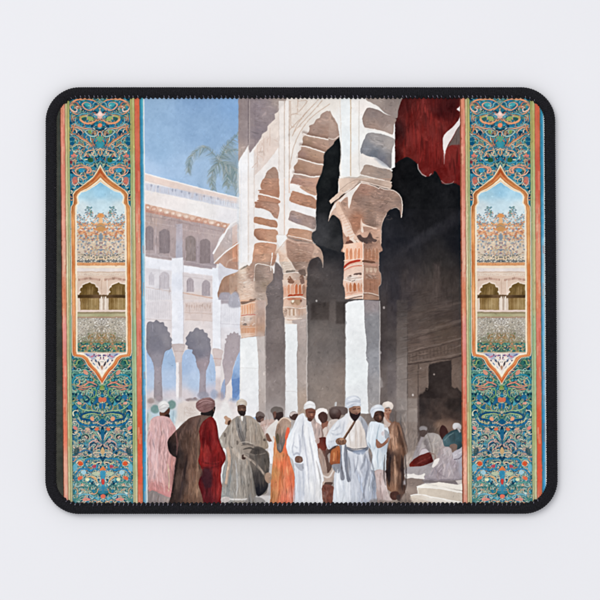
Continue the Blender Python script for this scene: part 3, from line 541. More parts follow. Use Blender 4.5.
for p,c,w in (('40,105 48,160 68,215 76,245','5d5855',5),('86,95 88,160 84,215','5f5955',5),('56,110 66,170','b1aaa4',4),('120,110 135,170 140,240','8b7e72',6),('150,130 170,200 172,250','8a7d71',6),('-5,150 -20,200 -30,250','8d8379',6),('10,130 10,200 5,250','c3b9ad',6),('105,110 110,180 112,235','c1b5a8',8),('170,160 185,210','bfb0a0',7),('0,250 30,280 60,300','6a625c',8),('60,250 100,240 150,262','6e655e',10),('70,270 110,262 150,280','4b4541',9),('80,290 120,300 150,310','7f766e',8),('50,235 90,228 130,240','bdb2a6',6)): L(p,w,c,a=.8,taper=1)
F('10,265 30,262 50,285 70,300 85,310 75,328 50,320 25,295 12,285','b8aa9c'); F('62,303 75,298 88,310 82,324 66,322','4b3a34')
L('80,305 130,340 175,390 215,440',11,'b0a092'); L('84,300 132,335 178,382 215,430',4,'7d7168',a=.8); F('190,405 215,395 228,420 215,455 195,440','a88c78')
for p,c,w in (('30,330 38,420 35,530','c8c8c8',9),('60,340 62,430 75,530','766f68',8),('10,330 0,430 -10,520','757a7b',8),('95,340 108,420 120,520','6d665f',9),('80,340 85,440 95,530','a39b91',7),('-20,340 -35,430 -40,520','b1b2af',6),('48,330 50,430 55,540','b9b1a6',7)): L(p,w,c,a=.65,taper=1,soft=.6)
E(-28,190,7,12,'6a5f58',a=.8); E(40,233,6,12,'6a6059',a=.8); E(188,217,9,7,'5c504a'); 
F('140,262 160,272 165,300 145,312 128,292','3a3635',a=.55,soft=1.2); L('120,330 150,360 185,420',7,'6b635c',a=.6,taper=1); L('140,340 160,420 165,490',9,'5a534e',a=.6,taper=1,soft=.8); L('205,330 190,400 178,470',9,'64594f',a=.6,taper=1,soft=.8); L('110,290 140,300 195,290',5,'8d8278',a=.7)
F('40,30 60,26 84,30 86,55 80,78 66,86 52,80 42,62','62483d',edge=.04); L('44,42 82,42',5,'3b2a25',a=.7); F('60,46 68,46 70,58 60,58','8a6757',a=.7); F('44,60 56,62 64,58 76,62 85,56 82,78 70,88 56,86 46,72','2b2221')
F('34,24 38,6 55,-5 75,-4 89,8 92,24 86,32 64,22 42,30 36,34','60,5:ddd2c4 40,20:cbbeb0 85,20:c3b5a6',edge=.04); L('40,16 62,6 88,14',4,'b5a698',a=.7); F('58,90 70,90 68,115 62,112','e9e4dd')
F('-52,535 -10,528 0,545 -20,560 -50,560','c9bfba'); F('0,536 60,539 95,538 85,545 10,545','e6e2de',soft=.7); F('95,540 160,530 190,560 90,560','8c8784',a=.8)
crop(140,400,110)
F('458,95 468,86 480,95 494,102 498,115 488,132 478,136 462,128 466,112','c49f86',edge=.04); F('480,118 494,110 490,132 478,137','503c33')
L('478,265 488,330 478,400 470,455',16,'d3b29a',a=.9); F('440,460 470,455 480,470 455,480','8d7f75',a=.6)
# pink robed man
R(46,495,200,600,'100,560:9d8d8b 60,520:8f827f 160,540:a8958f',a=.85,soft=1)
F('108,62 130,68 160,42 164,60 158,78 160,100 150,104 140,92 112,90','120,78:6f4a3c 150,60:5f4036 150,95:2e1f1e',edge=.04); F('140,80 160,78 160,100 150,104 142,94','2a1e1e')
F('92,88 130,86 160,98 188,140 196,168 204,230 202,300 192,400 188,470 182,522 150,528 112,508 70,494 45,486 44,330 38,260 44,170 60,110','100,110:d5aeac 70,160:d8b0ae 130,180:d6b0ae 170,180:cf9f9c 90,300:dab5b4 150,300:cda09c 185,330:c08e88 70,400:ddb6b3 130,440:d3a7a3 160,500:cf9490 80,480:c98c88 180,440:b98780',edge=.04,tex=.045)
for p,c,w in (('120,110 112,200 105,320 100,440','c1918e',8),('90,120 78,220 70,340 75,450','e5c5c3',9),('150,120 150,220 138,320 128,440','e0bcba',9),('170,150 178,230 170,330 160,440','b98481',9),('60,180 55,280 58,400','bf918f',8),('135,150 128,260 118,380','caa09d',6),('100,200 92,300 90,420','e8cbc9',7),('185,230 175,330 178,430 172,510','a8736d',8),('95,460 130,490 175,500','c47f7c',9),('75,450 60,480','b9807c',8)): L(p,w,c,a=.65,taper=1,soft=.7)
L('150,350 158,420 156,500',7,'dccdaa',a=.7); F('95,505 120,498 150,500 185,480 183,522 150,528 112,512','cf8f8d',a=.8)
F('98,40 100,20 115,7 138,7 155,18 160,36 150,44 128,66 108,62','125,25:efeeea 145,40:d8d6d4 105,45:cfccca',edge=.04); L('104,40 130,24 156,30',5,'c3c1be',a=.7); L('106,52 135,44 152,38',4,'b9b5b2',a=.7)
# man in the brown cloak and red robe
F('338,62 405,35 408,60 402,80 395,95 370,95 335,84','221b1c'); L('395,40 404,60',6,'5f443c')
F('332,82 300,90 270,98 225,138 185,178 155,215 150,240 158,280 178,305 198,318 190,360 184,430 172,500 164,640 345,640 340,400 345,200 390,96 370,86','250,130:54403a 300,100:6b524a 200,200:46352f 170,260:2a2324 200,300:2f2727 210,350:3a2d2a 260,250:5d473d 310,200:6d5145 290,300:6c5145 290,400:7b5d4e 300,480:8a6a56 330,560:7c5f50 230,450:463631 200,520:3b2f2c 260,540:6b5042',edge=.04,tex=.06)
for p,c,w in (('330,100 300,180 270,280 245,400 230,560','2f2524',12),('310,130 290,230 280,340 270,460 262,560','8c6c5a',9),('325,150 318,250 312,360 305,480 308,560','a27f68',9),('300,150 275,260 255,380','7b5e50',8),('270,110 225,180 205,260','6d544a',12),('215,320 205,420 190,540','55423a',10),('230,150 190,220 180,270','3a2c2a',14),('320,220 325,300 330,380','5a3b33',7),('255,300 235,420 215,540','30262a',9)): L(p,w,c,a=.6,taper=1,soft=.8)
F('386,92 410,110 420,145 424,190 438,240 462,290 468,320 452,350 446,372 440,420 446,470 442,520 432,640 335,640 348,560 330,500 318,450 340,400 330,360 318,330 328,280 326,200 322,165 342,120','360,130:6f2020 400,130:832423 410,200:7f2022 350,220:6a1e20 420,280:8a2625 450,320:79201f 350,330:8a2827 400,330:6f1c1e 430,400:812423 420,500:8b2a29 350,480:5c1a1e 370,540:63232a 340,280:96332f',edge=.05,tex=.06)
F('345,375 375,368 392,385 395,430 385,480 360,500 345,460 330,430','38222a',soft=1.6,a=.8); F('340,500 385,480 390,560 350,640 345,560','5b1d22',a=.9,soft=.8)
for p,c,w in (('345,130 332,200 335,290','9c3a36',7),('370,110 350,190 345,280','4f1618',10),('395,115 405,190 425,270 450,320','9a302c',10),('380,150 378,230 390,300','54171a',9),('330,345 380,350 440,335','a23430',9),('335,365 380,372 440,355','4a1418',8),('405,385 412,450 408,560','541519',9),('428,380 430,450 424,540','a43a36',8),('360,200 352,270 350,320','a63d38',6)): L(p,w,c,a=.6,taper=1,soft=.8)
F('306,40 308,15 325,-2 350,-12 380,-14 402,0 410,20 405,40 380,60 345,68 322,60','350,0:a5827f 320,30:8f6b69 380,10:91706f 360,45:785553 395,35:7c5c5b',edge=.05,tex=.05)
for p in ('312,30 350,8 405,5','316,45 355,28 406,22','330,60 365,46 400,36','330,5 360,-4 395,2'): L(p,5,'6d4c4c',a=.6)
L('325,12 358,0 392,8',5,'b99693',a=.7)
# ---- right hand group
crop(310,400,110)
F('365,560 420,470 520,500 660,480 660,640 365,640','450,540:a39388 560,540:9b8a7f',soft=.8)
# woman behind, left (continues)
F('30,60 60,45 90,52 95,75 70,68 50,80','efe8e3'); F('44,85 62,66 86,68 95,92 88,118 66,125 52,108','4f3631',edge=.04)
F('104,60 130,45 160,52 172,72 165,92 150,108 130,108 110,92','135,60:6a5b57 130,90:3c2b28 155,80:4b3531',edge=.05); F('110,110 150,105 160,125 120,160 95,180 95,140','cfc2ba')
# man with the staff and orange bag
F('366,480 420,480 430,560 360,560','8b7f78',a=.5,soft=1)
F('205,72 185,90 150,112 120,145 95,185 86,222 90,250 100,270 118,262 140,250 150,300 165,360 135,395 130,470 140,640 345,640 368,520 368,470 355,400 330,340 318,280 328,240 325,180 310,130 290,100 268,85','160,150:dadde2 110,200:e3e6ea 130,240:cfd3da 180,130:e4e5e8 240,150:e3dcd6 270,200:ddd4cc 220,230:e6e2de 300,150:a9abb3 315,200:999ca6 250,300:cdd1d9 200,330:d6dae1 180,450:dde1e6 250,450:c9cdd6 300,400:b9bdc8 340,450:a9aeb9 300,540:b3b8c4 180,560:dfe3e8 240,560:c5cad3',edge=.04,tex=.04)
F('225,115 205,130 195,190 200,250 215,268 265,275 310,258 305,180 290,130 262,110','240,150:e5ded9 220,200:efece9 270,200:d5cac2 290,180:e0d5cc 250,250:d9d0c9',soft=.6)
F('262,90 290,100 312,132 328,180 326,235 314,262 300,180 285,140','290,130:a2a5ae 315,200:8f939e 280,110:b3b5bb',soft=.6)
for p,c,w in (('225,130 215,190 222,255','c7bab0',7),('250,125 248,190 252,260','c3b5aa',6),('275,140 280,200 278,258','bfb1a6',7),('262,130 265,200 266,262','f2ede8',6),('295,190 298,240','f0e8e0',7),('150,120 125,170 110,215','f1f3f5',9),('170,130 140,160 120,170','b3b7c1',7),('112,180 140,190 175,180','b0b5c0',9),('100,230 125,225 150,205','b8bdc7',8),('190,110 180,160 170,190','c0c3cb',8),('210,95 230,120 235,160','f5efe9',8)): L(p,w,c,a=.7,taper=1,soft=.6)
F('198,258 235,272 275,272 312,256 314,270 290,282 240,284 200,268','6f7480'); L('200,256 240,268 300,262',5,'4e4f59',a=.8); F('235,280 300,272 290,295 255,296','8f9bb0',a=.8,soft=.7)
for p,c,w in (('200,280 215,360 222,440','8b8f9a',16),('212,290 225,350 240,430','bcc1cb',9),('235,300 245,380 275,450 290,540','a3a8b5',13),('300,290 295,340 275,380','8e939f',16),('310,300 320,370 305,440 290,520','9da2af',16),('330,350 345,430 340,540','8a8f9b',14),('275,290 285,340','e9ecf0',10),('250,300 262,370 285,420','e6e9ee',11),('155,390 150,460 158,550','f1f3f6',12),('205,430 200,490 205,560','eef0f3',12),('250,470 252,520 250,560','e0e3e8',9),('180,430 185,500','bfc4ce',8),('320,420 310,490 315,560','d3d7de',8),('140,340 150,365','4c4f59',12)): L(p,w,c,a=.7,taper=1,soft=.7)
F('162,235 172,245 172,300 180,380 190,425 178,438 166,425 162,350 158,280','8b8d96'); F('190,238 200,260 205,330 210,400 222,440 205,445 195,400 184,300','7e818b',edge=.04); L('170,250 172,340 178,420',4,'5e606a',a=.7); L('182,260 186,340 190,400',5,'cfd2d8',a=.8)
F('112,290 118,272 135,262 150,250 162,252 166,290 164,340 158,356 130,360 112,348 106,320','135,290:b36a40 120,320:a05a38 150,330:a85c36 140,350:7c4530',edge=.06); L('132,290 130,330',8,'d9935f',a=.8,soft=.6); L('150,280 152,330',6,'8a4a2e',a=.7); L('108,285 118,265 150,248',5,'4f3a33'); F('95,300 110,290 108,340 100,330','b8a99f',a=.8)
F('118,355 165,350 160,395 140,395','8b8f99',a=.9)
L('244,118 215,165 178,222',12,'5f463b'); L('240,120 212,162 180,212',4,'b08d72',a=.8); F('140,222 155,208 185,208 198,222 192,240 165,245 148,240','83614f',edge=.05); F('160,212 175,206 185,214 170,222','c09578',a=.8); L('155,225 160,240',4,'4f372e'); L('166,222 168,242',3,'5a3f34',a=.8); L('178,220 180,240',3,'5a3f34',a=.8); L('188,214 192,232',3,'b98f74',a=.7)
F('212,40 232,34 268,30 276,48 275,70 262,92 245,112 232,104 218,84','235,50:8a6756 262,55:b38a74 250,70:7c5a4b',edge=.03); L('236,50 248,48',5,'4a322b'); L('258,48 270,48',4,'4a322b'); F('216,60 226,72 240,76 252,70 264,74 276,68 268,92 250,116 238,112 222,92','2c2123'); L('246,76 260,75',4,'8d5b50')
F('197,40 190,10 200,-12 225,-24 255,-22 274,-8 278,12 276,32 250,30 225,40 208,45','230,0:e3e7ec 205,20:cfd4dc 265,10:c6cbd3 240,28:b5bac5',edge=.04); L('200,18 230,8 274,6',5,'b5bbc7',a=.8); L('202,32 235,18 276,20',4,'eff1f3',a=.8); L('210,-2 240,-12 268,-4',4,'f3f4f5',a=.8); F('232,28 262,22 274,28 250,34','dce0e6',a=.8)
# person in the brown cloak
F('400,110 440,118 468,118 490,132 505,180 528,255 536,290 520,298 512,310 522,400 524,490 508,522 480,515 440,500 412,470 400,400 405,300 420,200','430,150:8d6a58 470,180:94705c 500,220:5f4538 460,250:b0866c 520,280:7b5a48 430,300:3a2c29 420,400:2c2324 450,400:6b4e3f 470,400:a47e66 505,380:3a2b28 505,480:4b3730 460,480:8b654f 480,330:5b4236',edge=.05,tex=.06)
for p,c,w in (('455,130 450,190 465,270','c39b82',9),('478,140 492,200 515,280','4a342b',14),('440,180 445,250 440,300','6d4e40',9),('460,300 466,390 465,490','b48e75',14),('440,300 430,380 432,470','241d1f',16),('500,300 505,390 503,490','2f2423',14),('480,300 485,380 480,500','5b4034',8),('465,200 472,240','c9a188',8)): L(p,w,c,a=.75,taper=1,soft=.6)
F('400,30 415,45 440,48 442,70 430,105 415,110 402,90','420,60:b58872 408,70:a57a66 430,90:8c6151',edge=.03); F('404,85 415,75 425,100 438,128 430,145 415,140 405,120','b98e7b'); L('412,58 420,58',4,'5f3f36'); L('430,58 436,58',4,'5f3f36'); L('418,76 430,76',4,'8a4f45'); F('432,78 455,70 462,110 440,118','6b615e',a=.8)
F('395,35 400,16 420,8 440,12 454,28 452,46 440,54 430,40 412,42 404,52','425,20:f3e9df 405,40:dccfc4 448,40:e0d3c8',edge=.04)
F('440,505 478,500 485,525 470,545 442,540','4b302a'); F('475,520 510,515 515,545 480,550','3f3230')
# boy in white
F('328,122 350,118 380,122 408,135 425,150 432,180 435,210 425,235 418,290 415,340 412,385 385,390 350,385 332,372 340,300 325,262 312,240 308,205 318,160','345,170:e2e9ee 330,220:dde5eb 380,150:d5dde4 410,170:e6ecf0 370,230:cdd6dd 360,300:e0e7ec 390,330:dbe3e8 410,260:b5bec8 340,360:e6ebee 375,380:d3d9dd',edge=.04)
for p,c,w in (('380,130 368,180 362,230 350,270','9fb0ba',7),('345,140 335,190 330,240','f4f8fa',9),('400,150 395,200','f3f7f9',8),('372,260 368,310 372,370','a9b7c2',8),('350,270 348,330 345,370','f3f7f9',8),('392,270 395,330 400,380','aebbc5',7),('318,230 330,262','8f9fae',7)): L(p,w,c,a=.75,taper=1,soft=.5)
E(396,182,8,12,'c9b3b3',a=.6)
F('362,215 378,228 395,238 425,205 440,192 446,202 430,225 400,252 378,262 362,255','390,245:8c6150 435,205:a67a66 370,235:9a6e5c',edge=.04); F('425,190 440,184 450,196 440,212','c39c87',a=.8)
F('355,385 410,390 418,470 432,520 447,548 430,560 440,640 385,640 365,540 360,470','375,430:c9b5b1 400,470:d6c5c1 380,520:b29d99 420,540:cab8b3',edge=.04); L('385,400 382,470 395,540',7,'a48e8a',a=.7); L('405,400 410,470',6,'e3d6d2',a=.7)
F('345,75 365,62 395,58 405,80 402,100 385,122 365,120 350,105','375,80:5f4137 395,75:2e2221 370,110:3f2c27 355,90:4a332c',edge=.03); F('372,88 385,84 390,98 378,102','8f6352',a=.7); L('358,84 370,80',5,'2a1c19',a=.8); L('372,108 388,104',4,'7c4a40',a=.6)
F('332,80 328,58 340,38 365,25 390,28 404,45 406,66 396,60 372,58 355,68 345,92 338,95','362,42:e6e9ed 340,65:d0d5dc 395,45:d3d8de',edge=.04); L('335,62 360,45 400,48',4,'b3bac6',a=.7)
F('402,90 425,120 440,128 425,150 405,145','cdbfb6',a=.8); F('405,165 425,172 432,200 412,210','6b6b72',a=.5)
# hall wall and steps
crop(380,400,110)
F('118,100 150,60 210,60 210,300 150,330 130,200','150,150:a39388 190,150:a5978e 190,280:9c8d83',a=.6,soft=1.5)
R(90,-10,212,120,'110,50:8b8480 180,50:a59a92',a=.5,soft=1); L('150,-10 152,120 160,300',5,'7d7069',a=.6); L('158,40 210,42',4,'84766e',a=.7)
R(204,-10,216,300,'5b4f4b',a=.9,soft=.6)
F('140,300 215,280 215,400 140,420','160,340:b5a59a 200,300:9d8e85 180,390:a89b93',soft=1)
R(214,-10,456,300,'250,40:322b2a 300,100:463a36 400,40:2c2523 430,100:463833 260,150:4c413d 330,130:7a6355 380,150:6b554c 430,190:5a4a44',soft=.8)
for i in range(20): L([(240+rng.rand()*200,-5+rng.rand()*80),(245+rng.rand()*200,60+rng.rand()*80)],14,rng.choice(['5b4a42','2a2423','3b3230']),a=.25,soft=2)
F('300,125 380,110 450,130 440,160 330,165','8b7060',a=.6,soft=2.5)
F('215,220 260,180 450,280 456,470 150,470 150,400','300,350:9a8f90 200,400:a39b9c',soft=1)
E(236,157,22,15,'8d8686',soft=.7); F('218,170 250,165 258,195 225,200','544642'); F('325,160 340,138 362,150 370,185 350,215 330,205','3d2422')
F('222,250 240,205 262,182 300,180 325,195 345,240 352,300 340,345 300,340 270,345 232,330 212,300','250,215:a49c98 240,270:b5acaa 230,310:c9bfbf 300,220:aba29c 300,290:a1958c 335,300:a8989a 275,220:9c9390',edge=.05,tex=.05); F('238,225 255,215 272,270 262,300 245,260','6d6464',a=.7,soft=1); L('300,190 290,250 296,320',8,'c3b9b1',a=.6,taper=1); L('262,190 275,230 285,280',6,'82786f',a=.6)
F('212,285 235,262 262,275 270,300 245,312 222,305','cabfc1',edge=.04); L('210,300 225,270 250,262',6,'8d8284',a=.7)
F('342,215 352,195 385,172 420,160 442,175 455,205 458,262 430,268 415,280 400,268 378,255 350,250','390,200:33494f 430,210:3a545b 360,225:4f6a70 440,250:2c3f45 400,250:3c555b',edge=.05); L('350,220 375,195 400,180',6,'6f878b',a=.7)
F('398,155 396,135 410,124 430,126 442,140 440,162 425,152 410,160','418,138:d4d2d2 435,150:b3aeae',edge=.04); L('425,155 436,172',9,'a9a3a3')
F('380,250 400,238 420,245 415,280 392,285','7b655b'); 
F('335,290 345,262 368,255 390,266 396,290 420,310 450,370 458,420 420,438 380,432 340,442 300,438 250,438 235,425 262,405 290,360 315,325','365,280:b9aead 340,330:b0a4a6 400,340:aea1a6 330,400:a5989c 420,400:a1969b 270,425:a49a9f 380,400:b3a8aa',edge=.05,tex=.05)
for p,c,w in (('340,320 350,370 340,430','c6bcbd',9),('370,310 380,360 400,410','cbc2c4',8),('300,370 320,400 360,420','8a7e84',8),('410,340 420,390','8b8086',8),('260,430 330,436 420,432','847a80',9),('345,280 340,310','8b7f80',5),('390,300 365,320','8f8387',5)): L(p,w,c,a=.7,taper=1,soft=.6)
F('392,300 405,280 430,268 460,262 470,400 448,420 425,380 430,350 410,330','435,300:b3adb4 450,350:a8a1a9 410,310:c2bcc1',edge=.05); L('405,325 430,320 450,300',7,'766d78',a=.8); L('430,290 450,280',6,'d3ced3',a=.8)
F('160,350 180,325 205,308 240,295 275,285 282,310 290,335 265,348 225,362 190,370 165,366','200,340:5f2622 250,315:6e2f29 270,335:54201f 175,360:7b3028',edge=.05,tex=.06); L('205,345 245,325 275,312',6,'84403a',a=.6); L('275,290 298,300 300,330',8,'8d7067',a=.7)
F('290,345 300,325 322,318 318,340 300,362 280,372','e9e1db'); F('140,372 200,362 262,360 290,372 262,405 235,420 200,408 140,410','180,390:aaa2a2 240,380:a79fa0')
F('138,402 170,404 185,400 205,408 245,402 240,420 238,434 180,426 138,430','e9e3dc',wob=2); F('138,430 180,426 236,434 242,455 200,470 205,515 165,520 138,515','180,450:87776f 160,500:a39186',smooth=0)
F('236,436 330,442 420,436 456,430 462,455 400,460 300,450 240,450','7e7474',soft=.7)
F('200,470 245,458 330,470 465,500 465,640 165,640 168,520 206,512','300,480:f1ebdf 450,510:e9e1d5',smooth=0); F('244,457 320,448 420,462 465,448 465,498 330,470','eee7db',smooth=0); F('410,440 465,432 465,455 425,458','d0c6bf',smooth=0)
F('206,478 330,484 465,512 465,560 330,535 210,514','300,505:d6c9b8 430,530:d0c3b3',smooth=0); L('205,474 330,484 465,508',5,'f6f2ea'); F('168,518 215,514 330,538 465,562 465,640 168,640','300,560:ebe3d7 200,540:ddd1c2',smooth=0); L('168,520 220,516 330,538 465,563',4,'faf6ef')
F('168,528 240,545 300,562 168,562','d3c5b5',smooth=0)
F('120,525 165,520 168,640 100,640','8d7c72',soft=1)

# last accents on the crowd: shadow sides, light edges, feet and ground shadows
crop(310,400,110)
for p,c,w,a_ in (('318,285 338,345 350,400 362,480','6f7482',9,.55),('262,300 258,350 240,400','7f8592',8,.5),('300,300 318,360 300,450 292,540','7b808e',10,.5),('345,420 352,500 348,560','717686',10,.5),('150,380 146,460 150,555','fafbfc',9,.7),('216,440 214,500 218,555','fbfbfc',7,.6),
    ('495,135 515,200 532,285','3a2620',6,.6),('448,135 442,200 455,280','c9a183',5,.6),('520,300 524,400 522,490','241a19',8,.6),('408,300 404,400 412,465','1f1819',9,.6),('322,130 312,180 312,230','f7fafb',5,.7),('430,160 432,210 420,270','94a4b0',6,.6),
    ('128,250 108,262 96,240','a3a9b5',6,.6),('60,150 70,190 60,230','5a4038',10,.5),('90,140 98,170 80,200','b09084',7,.5)): L(p,w,c,a=a_,taper=1,soft=.5)
F('330,548 370,540 440,552 520,540 560,556 560,600 320,600','6f625b',a=.55,soft=1.2)
crop(230,400,110)
for p,c,w,a_ in (('350,230 340,270 352,310','a9aebb',8,.5),('405,110 392,190 402,270','9ea3b0',6,.5),('430,200 448,300 462,400','aeb1bc',5,.6),('372,120 350,170 335,220','fdfdfd',8,.7),('480,380 492,440 488,540','9b9896',7,.5),('118,330 128,420 136,520','4a4540',7,.6),('0,330 -10,420 -20,520','6f7473',7,.5),('205,130 190,180 200,215','fbf6f2',7,.4),('225,460 230,520 228,560','8f5a36',6,.5),('350,400 352,480 350,560','b0503c',6,.5)): L(p,w,c,a=a_,taper=1,soft=.5)
crop(140,400,110)
for p,c,w,a_ in (('405,110 418,160 436,240 462,300','3d1012',7,.55),('345,300 350,340 420,348 462,322','3f1013',8,.5),('200,300 190,380 182,470 172,550','1f1819',12,.5),('270,100 228,140 188,180','8b6f5f',5,.5),('196,170 202,230 200,300','9b6763',6,.6),('60,120 48,180 44,260','f0d6d3',5,.5),('100,445 140,470 178,505','a8625f',6,.5)): L(p,w,c,a=a_,taper=1,soft=.6)
# ---------------- the two ornamental side panels (one design, printed twice)
def ornament_panel(dx, shear, seed):
    global rng
    rng = np.random.RandomState(seed)
    def t(x,y): return x+dx+shear*(y-100)/400.
    def sh(pts): return [(t(x,y),y) for x,y in pts]
    crop(0,0,600)
    def band(x0,x1,cols,y0=84,y1=520,**k):
        k.setdefault('soft',.3); F([(t(x0,y0),y0),(t(x1,y0),y0),(t(x1,y1),y1),(t(x0,y1),y1)],cols,smooth=0,wob=.6,**k)
    def cl(x,ys,c): return ' '.join('%g,%g:%s'%(t(x,y),y,q) for y,q in zip(ys,c))
    band(59.8,143.6,'c9a98c')
    if dx==0:
        band(40,60.4,'45453d'); band(60,60.9,'7b3f2b')
    else:
        band(59.6,62.2,'8d4a34')
    ys = (95,130,175,220,260,300,330,380,430,470,505)
    band(60.8,64.9,cl(63,ys,('e08e70','e3917c','d78470','e09a86','dba08a','d98a66','dd8f84','e5826e','e07a5e','e6a890','dd9a84')))
    band(64.3,65.3,'8f7050',a=.7); band(65.2,67,cl(66,ys,('cdbf8e','c0b57c','c8bd8c','d5c79b','d9caa2','d6c49a','c9bd8c','bfc08e','c5bc86','cbc394','c9bb92')))
    band(66.9,67.5,'7f7a4a',a=.6); band(67.4,69.3,cl(68,ys,('a5ab6c','b5b070','a3b07a','b0b581','bcb88a','a9ad7d','9db487','93b089','a8b67e','a9b48a','b7b189')))
    band(129.8,131.6,cl(131,ys,('a9ac66','a6a568','9fae78','b5b787','b9b78a','b5b383','9fb287','a3ba92','a5b077','a9b586','bdb78d')))
    band(131.5,132,'7f7a4a',a=.7); band(132,134.2,cl(133,ys,('b9b87c','b8a964','b5b983','c5bf8d','c8bb86','c2b484','a8bb90','a9bb92','b3b37c','c0bf94','c9c19c')))
    band(134,134.9,'9a5d3c'); band(134.8,139.4,cl(137,ys,('d9694c','cf6b52','c95f4b','d9836c','dd9377','d98765','d97f6d','d9765c','d9573a','dd5c44','d9765c')))
    band(139.2,140.1,'6b6553'); band(140,143.3,cl(141.5,ys,('4aa3b5','4595b5','3f8fb0','5aa5c8','8fbdd2','8dbdd5','79b4d5','6fabd0','3f8fbf','4a9cc9','4f9cc4')))
    band(140,140.9,'2f7393',a=.8); band(142.3,143,'bcd8e2',a=.5)
    band(143.2,144.2 if dx==0 else 160,'dfe5e6' if dx==0 else 'd9dfe2')
    for i in range(90):
        x = rng.choice([62,63,64,66,68,131,133,136,138,142]); y = 92+rng.rand()*415
        L([(t(x,y),y),(t(x+rng.randn()*.4,y+8),y+6+rng.rand()*12)],.9+rng.rand(),rng.choice(['f0b9a0','b9523a','e9dcb0','a0653f','cfe0c0']),a=.25,soft=.5)
    # --- tile fields
    field = [(69.2,84),(130,84),(130,520),(69.2,520)]
    F(sh(field),'%g,100:2a7486 %g,150:2c7c92 %g,180:2f7c94 %g,390:37786f %g,430:3a7480 %g,470:3a7e92 %g,500:4a8580'%(t(100,100),t(100,150),t(80,180),t(100,390),t(100,430),t(100,470),t(100,500)),smooth=0,soft=.3,tex=.07)
    AX = 99.7
    plain = IMG.copy()
    def both(fn, pts, *a, **k):
        for m in (0,1):
            q = [((2*AX-x if m else x),y) for x,y in pts]
            fn(sh(q),*a,**k)
    # a mirrored mosaic of small leaves and curls
    blues = ['164a66','2476a0','123c58','3590aa','0e3048','22638a','2c7a80','153f52','1b5578','479db0']
    warm = ['d9936e','d08258','e3bd98','c4ad80','dfae8a','d09c80','c9775a']
    green = ['8a985c','6f9670','a2a670','b1b184','5d866a','82a990']
    cools = ['2a7a9e','4698b8','356f94','8dbfc6','c6d8cc','245c86']
    def curl(x,y,r,a0,turn,w,col,al=.9,dark=1):
        P=[]
        for k in range(8):
            u=k/7.; th=a0+turn*u; rr=r*(1-.68*u); P.append((x+rr*math.cos(th),y+rr*math.sin(th)))
        if dark: both(L,P,w+.7,'123646',a=.4,taper=2,soft=.35)
        both(L,P,w,col,a=al,taper=2,soft=.28)
    def leaf(x,y,l,w,a,col,al=.9):
        c,s=math.cos(a),math.sin(a)
        P=[(x-l*c,y-l*s),(x-l*.3*c-w*s,y-l*.3*s+w*c),(x+l*.5*c-w*s*.7,y+l*.5*s+w*c*.7),(x+l*c,y+l*s),(x+l*.2*c+w*s*.4,y+l*.2*s-w*c*.4)]
        both(F,P,col,a=al,soft=.3)
    def fillzone(y0,y1,n,pal,lpal,r=(1.3,3.4),spots=()):
        for i in range(n):
            x = 69.5+rng.rand()*31; y = y0+rng.rand()*(y1-y0)
            leaf(x,y,1.3+rng.rand()*2.4,.7+rng.rand()*1.2,rng.rand()*6.3,pal[rng.randint(len(pal))])
        for i in range(int(n*.4)):
            x = 69.5+rng.rand()*31; y = y0+rng.rand()*(y1-y0)
            curl(x,y,1.5+rng.rand()*2.5,rng.rand()*6.3,rng.choice([-1,1])*(2+rng.rand()*3),1.5+rng.rand()*.9,pal[rng.randint(len(pal))],dark=0)
        for i in range(int(n*.34)):
            x = 69.5+rng.rand()*30; y = y0+rng.rand()*(y1-y0)
            curl(x,y,3.2+rng.rand()*2.6,rng.rand()*6.3,rng.choice([-1,1])*(2.6+rng.rand()*2),1.15+rng.rand()*.5,(lpal+['e9c9a4','e8a880','dfe0c0'])[rng.randint(len(lpal)+3)],.95)
        for i in range(int(n*.5)):
            x = 69.5+rng.rand()*30; y = y0+rng.rand()*(y1-y0)
            curl(x,y,r[0]+rng.rand()*(r[1]-r[0]),rng.rand()*6.3,rng.choice([-1,1])*(2.5+rng.rand()*3),.85+rng.rand()*.6,lpal[rng.randint(len(lpal))])
        for i in range(int(n*.35)):
            x = 69.5+rng.rand()*30.5; y = y0+rng.rand()*(y1-y0)
            leaf(x,y,.5+rng.rand()*.6,.35+rng.rand()*.4,rng.rand()*6.3,(lpal+['e9dcc4','0f2f40','b5523a','10303c'])[rng.randint(len(lpal)+4)],.9)
    fillzone(92,200,230,blues+['5aa5b5','0f3a4f','4a8068','3f8a8c'],warm+warm+green+['a9cac2','8fbab4','e9cdb0','c9c49c'])
    fillzone(350,420,190,blues+['144a6c','235f8a','205f50','2d7a66','12394a','8fae84','3d8a78','4a9a88'],green+['8fb89c','d99a80','b5d0b0','9fc0a4','cf8a70','c0bb96','a9c4ac'])
    fillzone(420,462,150,blues+cools[:3]+['55727f','3f5f6a','7a8a98','8fa8a0','1c3442','6f9a98','a3b8a8'],['cbc2a0','b3bda4','9fb8a8','d0b09a','d9ab9c','a9b79a','dcd2bc'])
    fillzone(458,515,190,blues+cools+['2f6656','3d8070','8fa898','6fb0bc','9cc8cc','4f8f7c'],['a9cac2','cad9ca','dcab8c','9fbaa2','85aea0','d2c6a0','e3c9a4'])
    # traced scrolls, upper field
    s = .12
    def U(p,x0=64,y0=96,ax=300,sh_=0):
        o=[]
        for q in p.split():
            x,y = map(float,q.split(',')); o.append((AX+(x-ax)*s,y0+y*s))
        return o
    def sc(p,w,c,x0=64,y0=96,ax=300,a=.95,taper=1): both(L,U(p,x0,y0,ax),w*s+.9,'123646',a=.4,taper=taper,soft=.35); both(L,U(p,x0,y0,ax),w*s*1.15,c,a=a,taper=taper,soft=.28)
    def bl(p,c,y0=96,ax=300,a=.95): both(F,U(p,0,y0,ax),c,a=a,soft=.3)
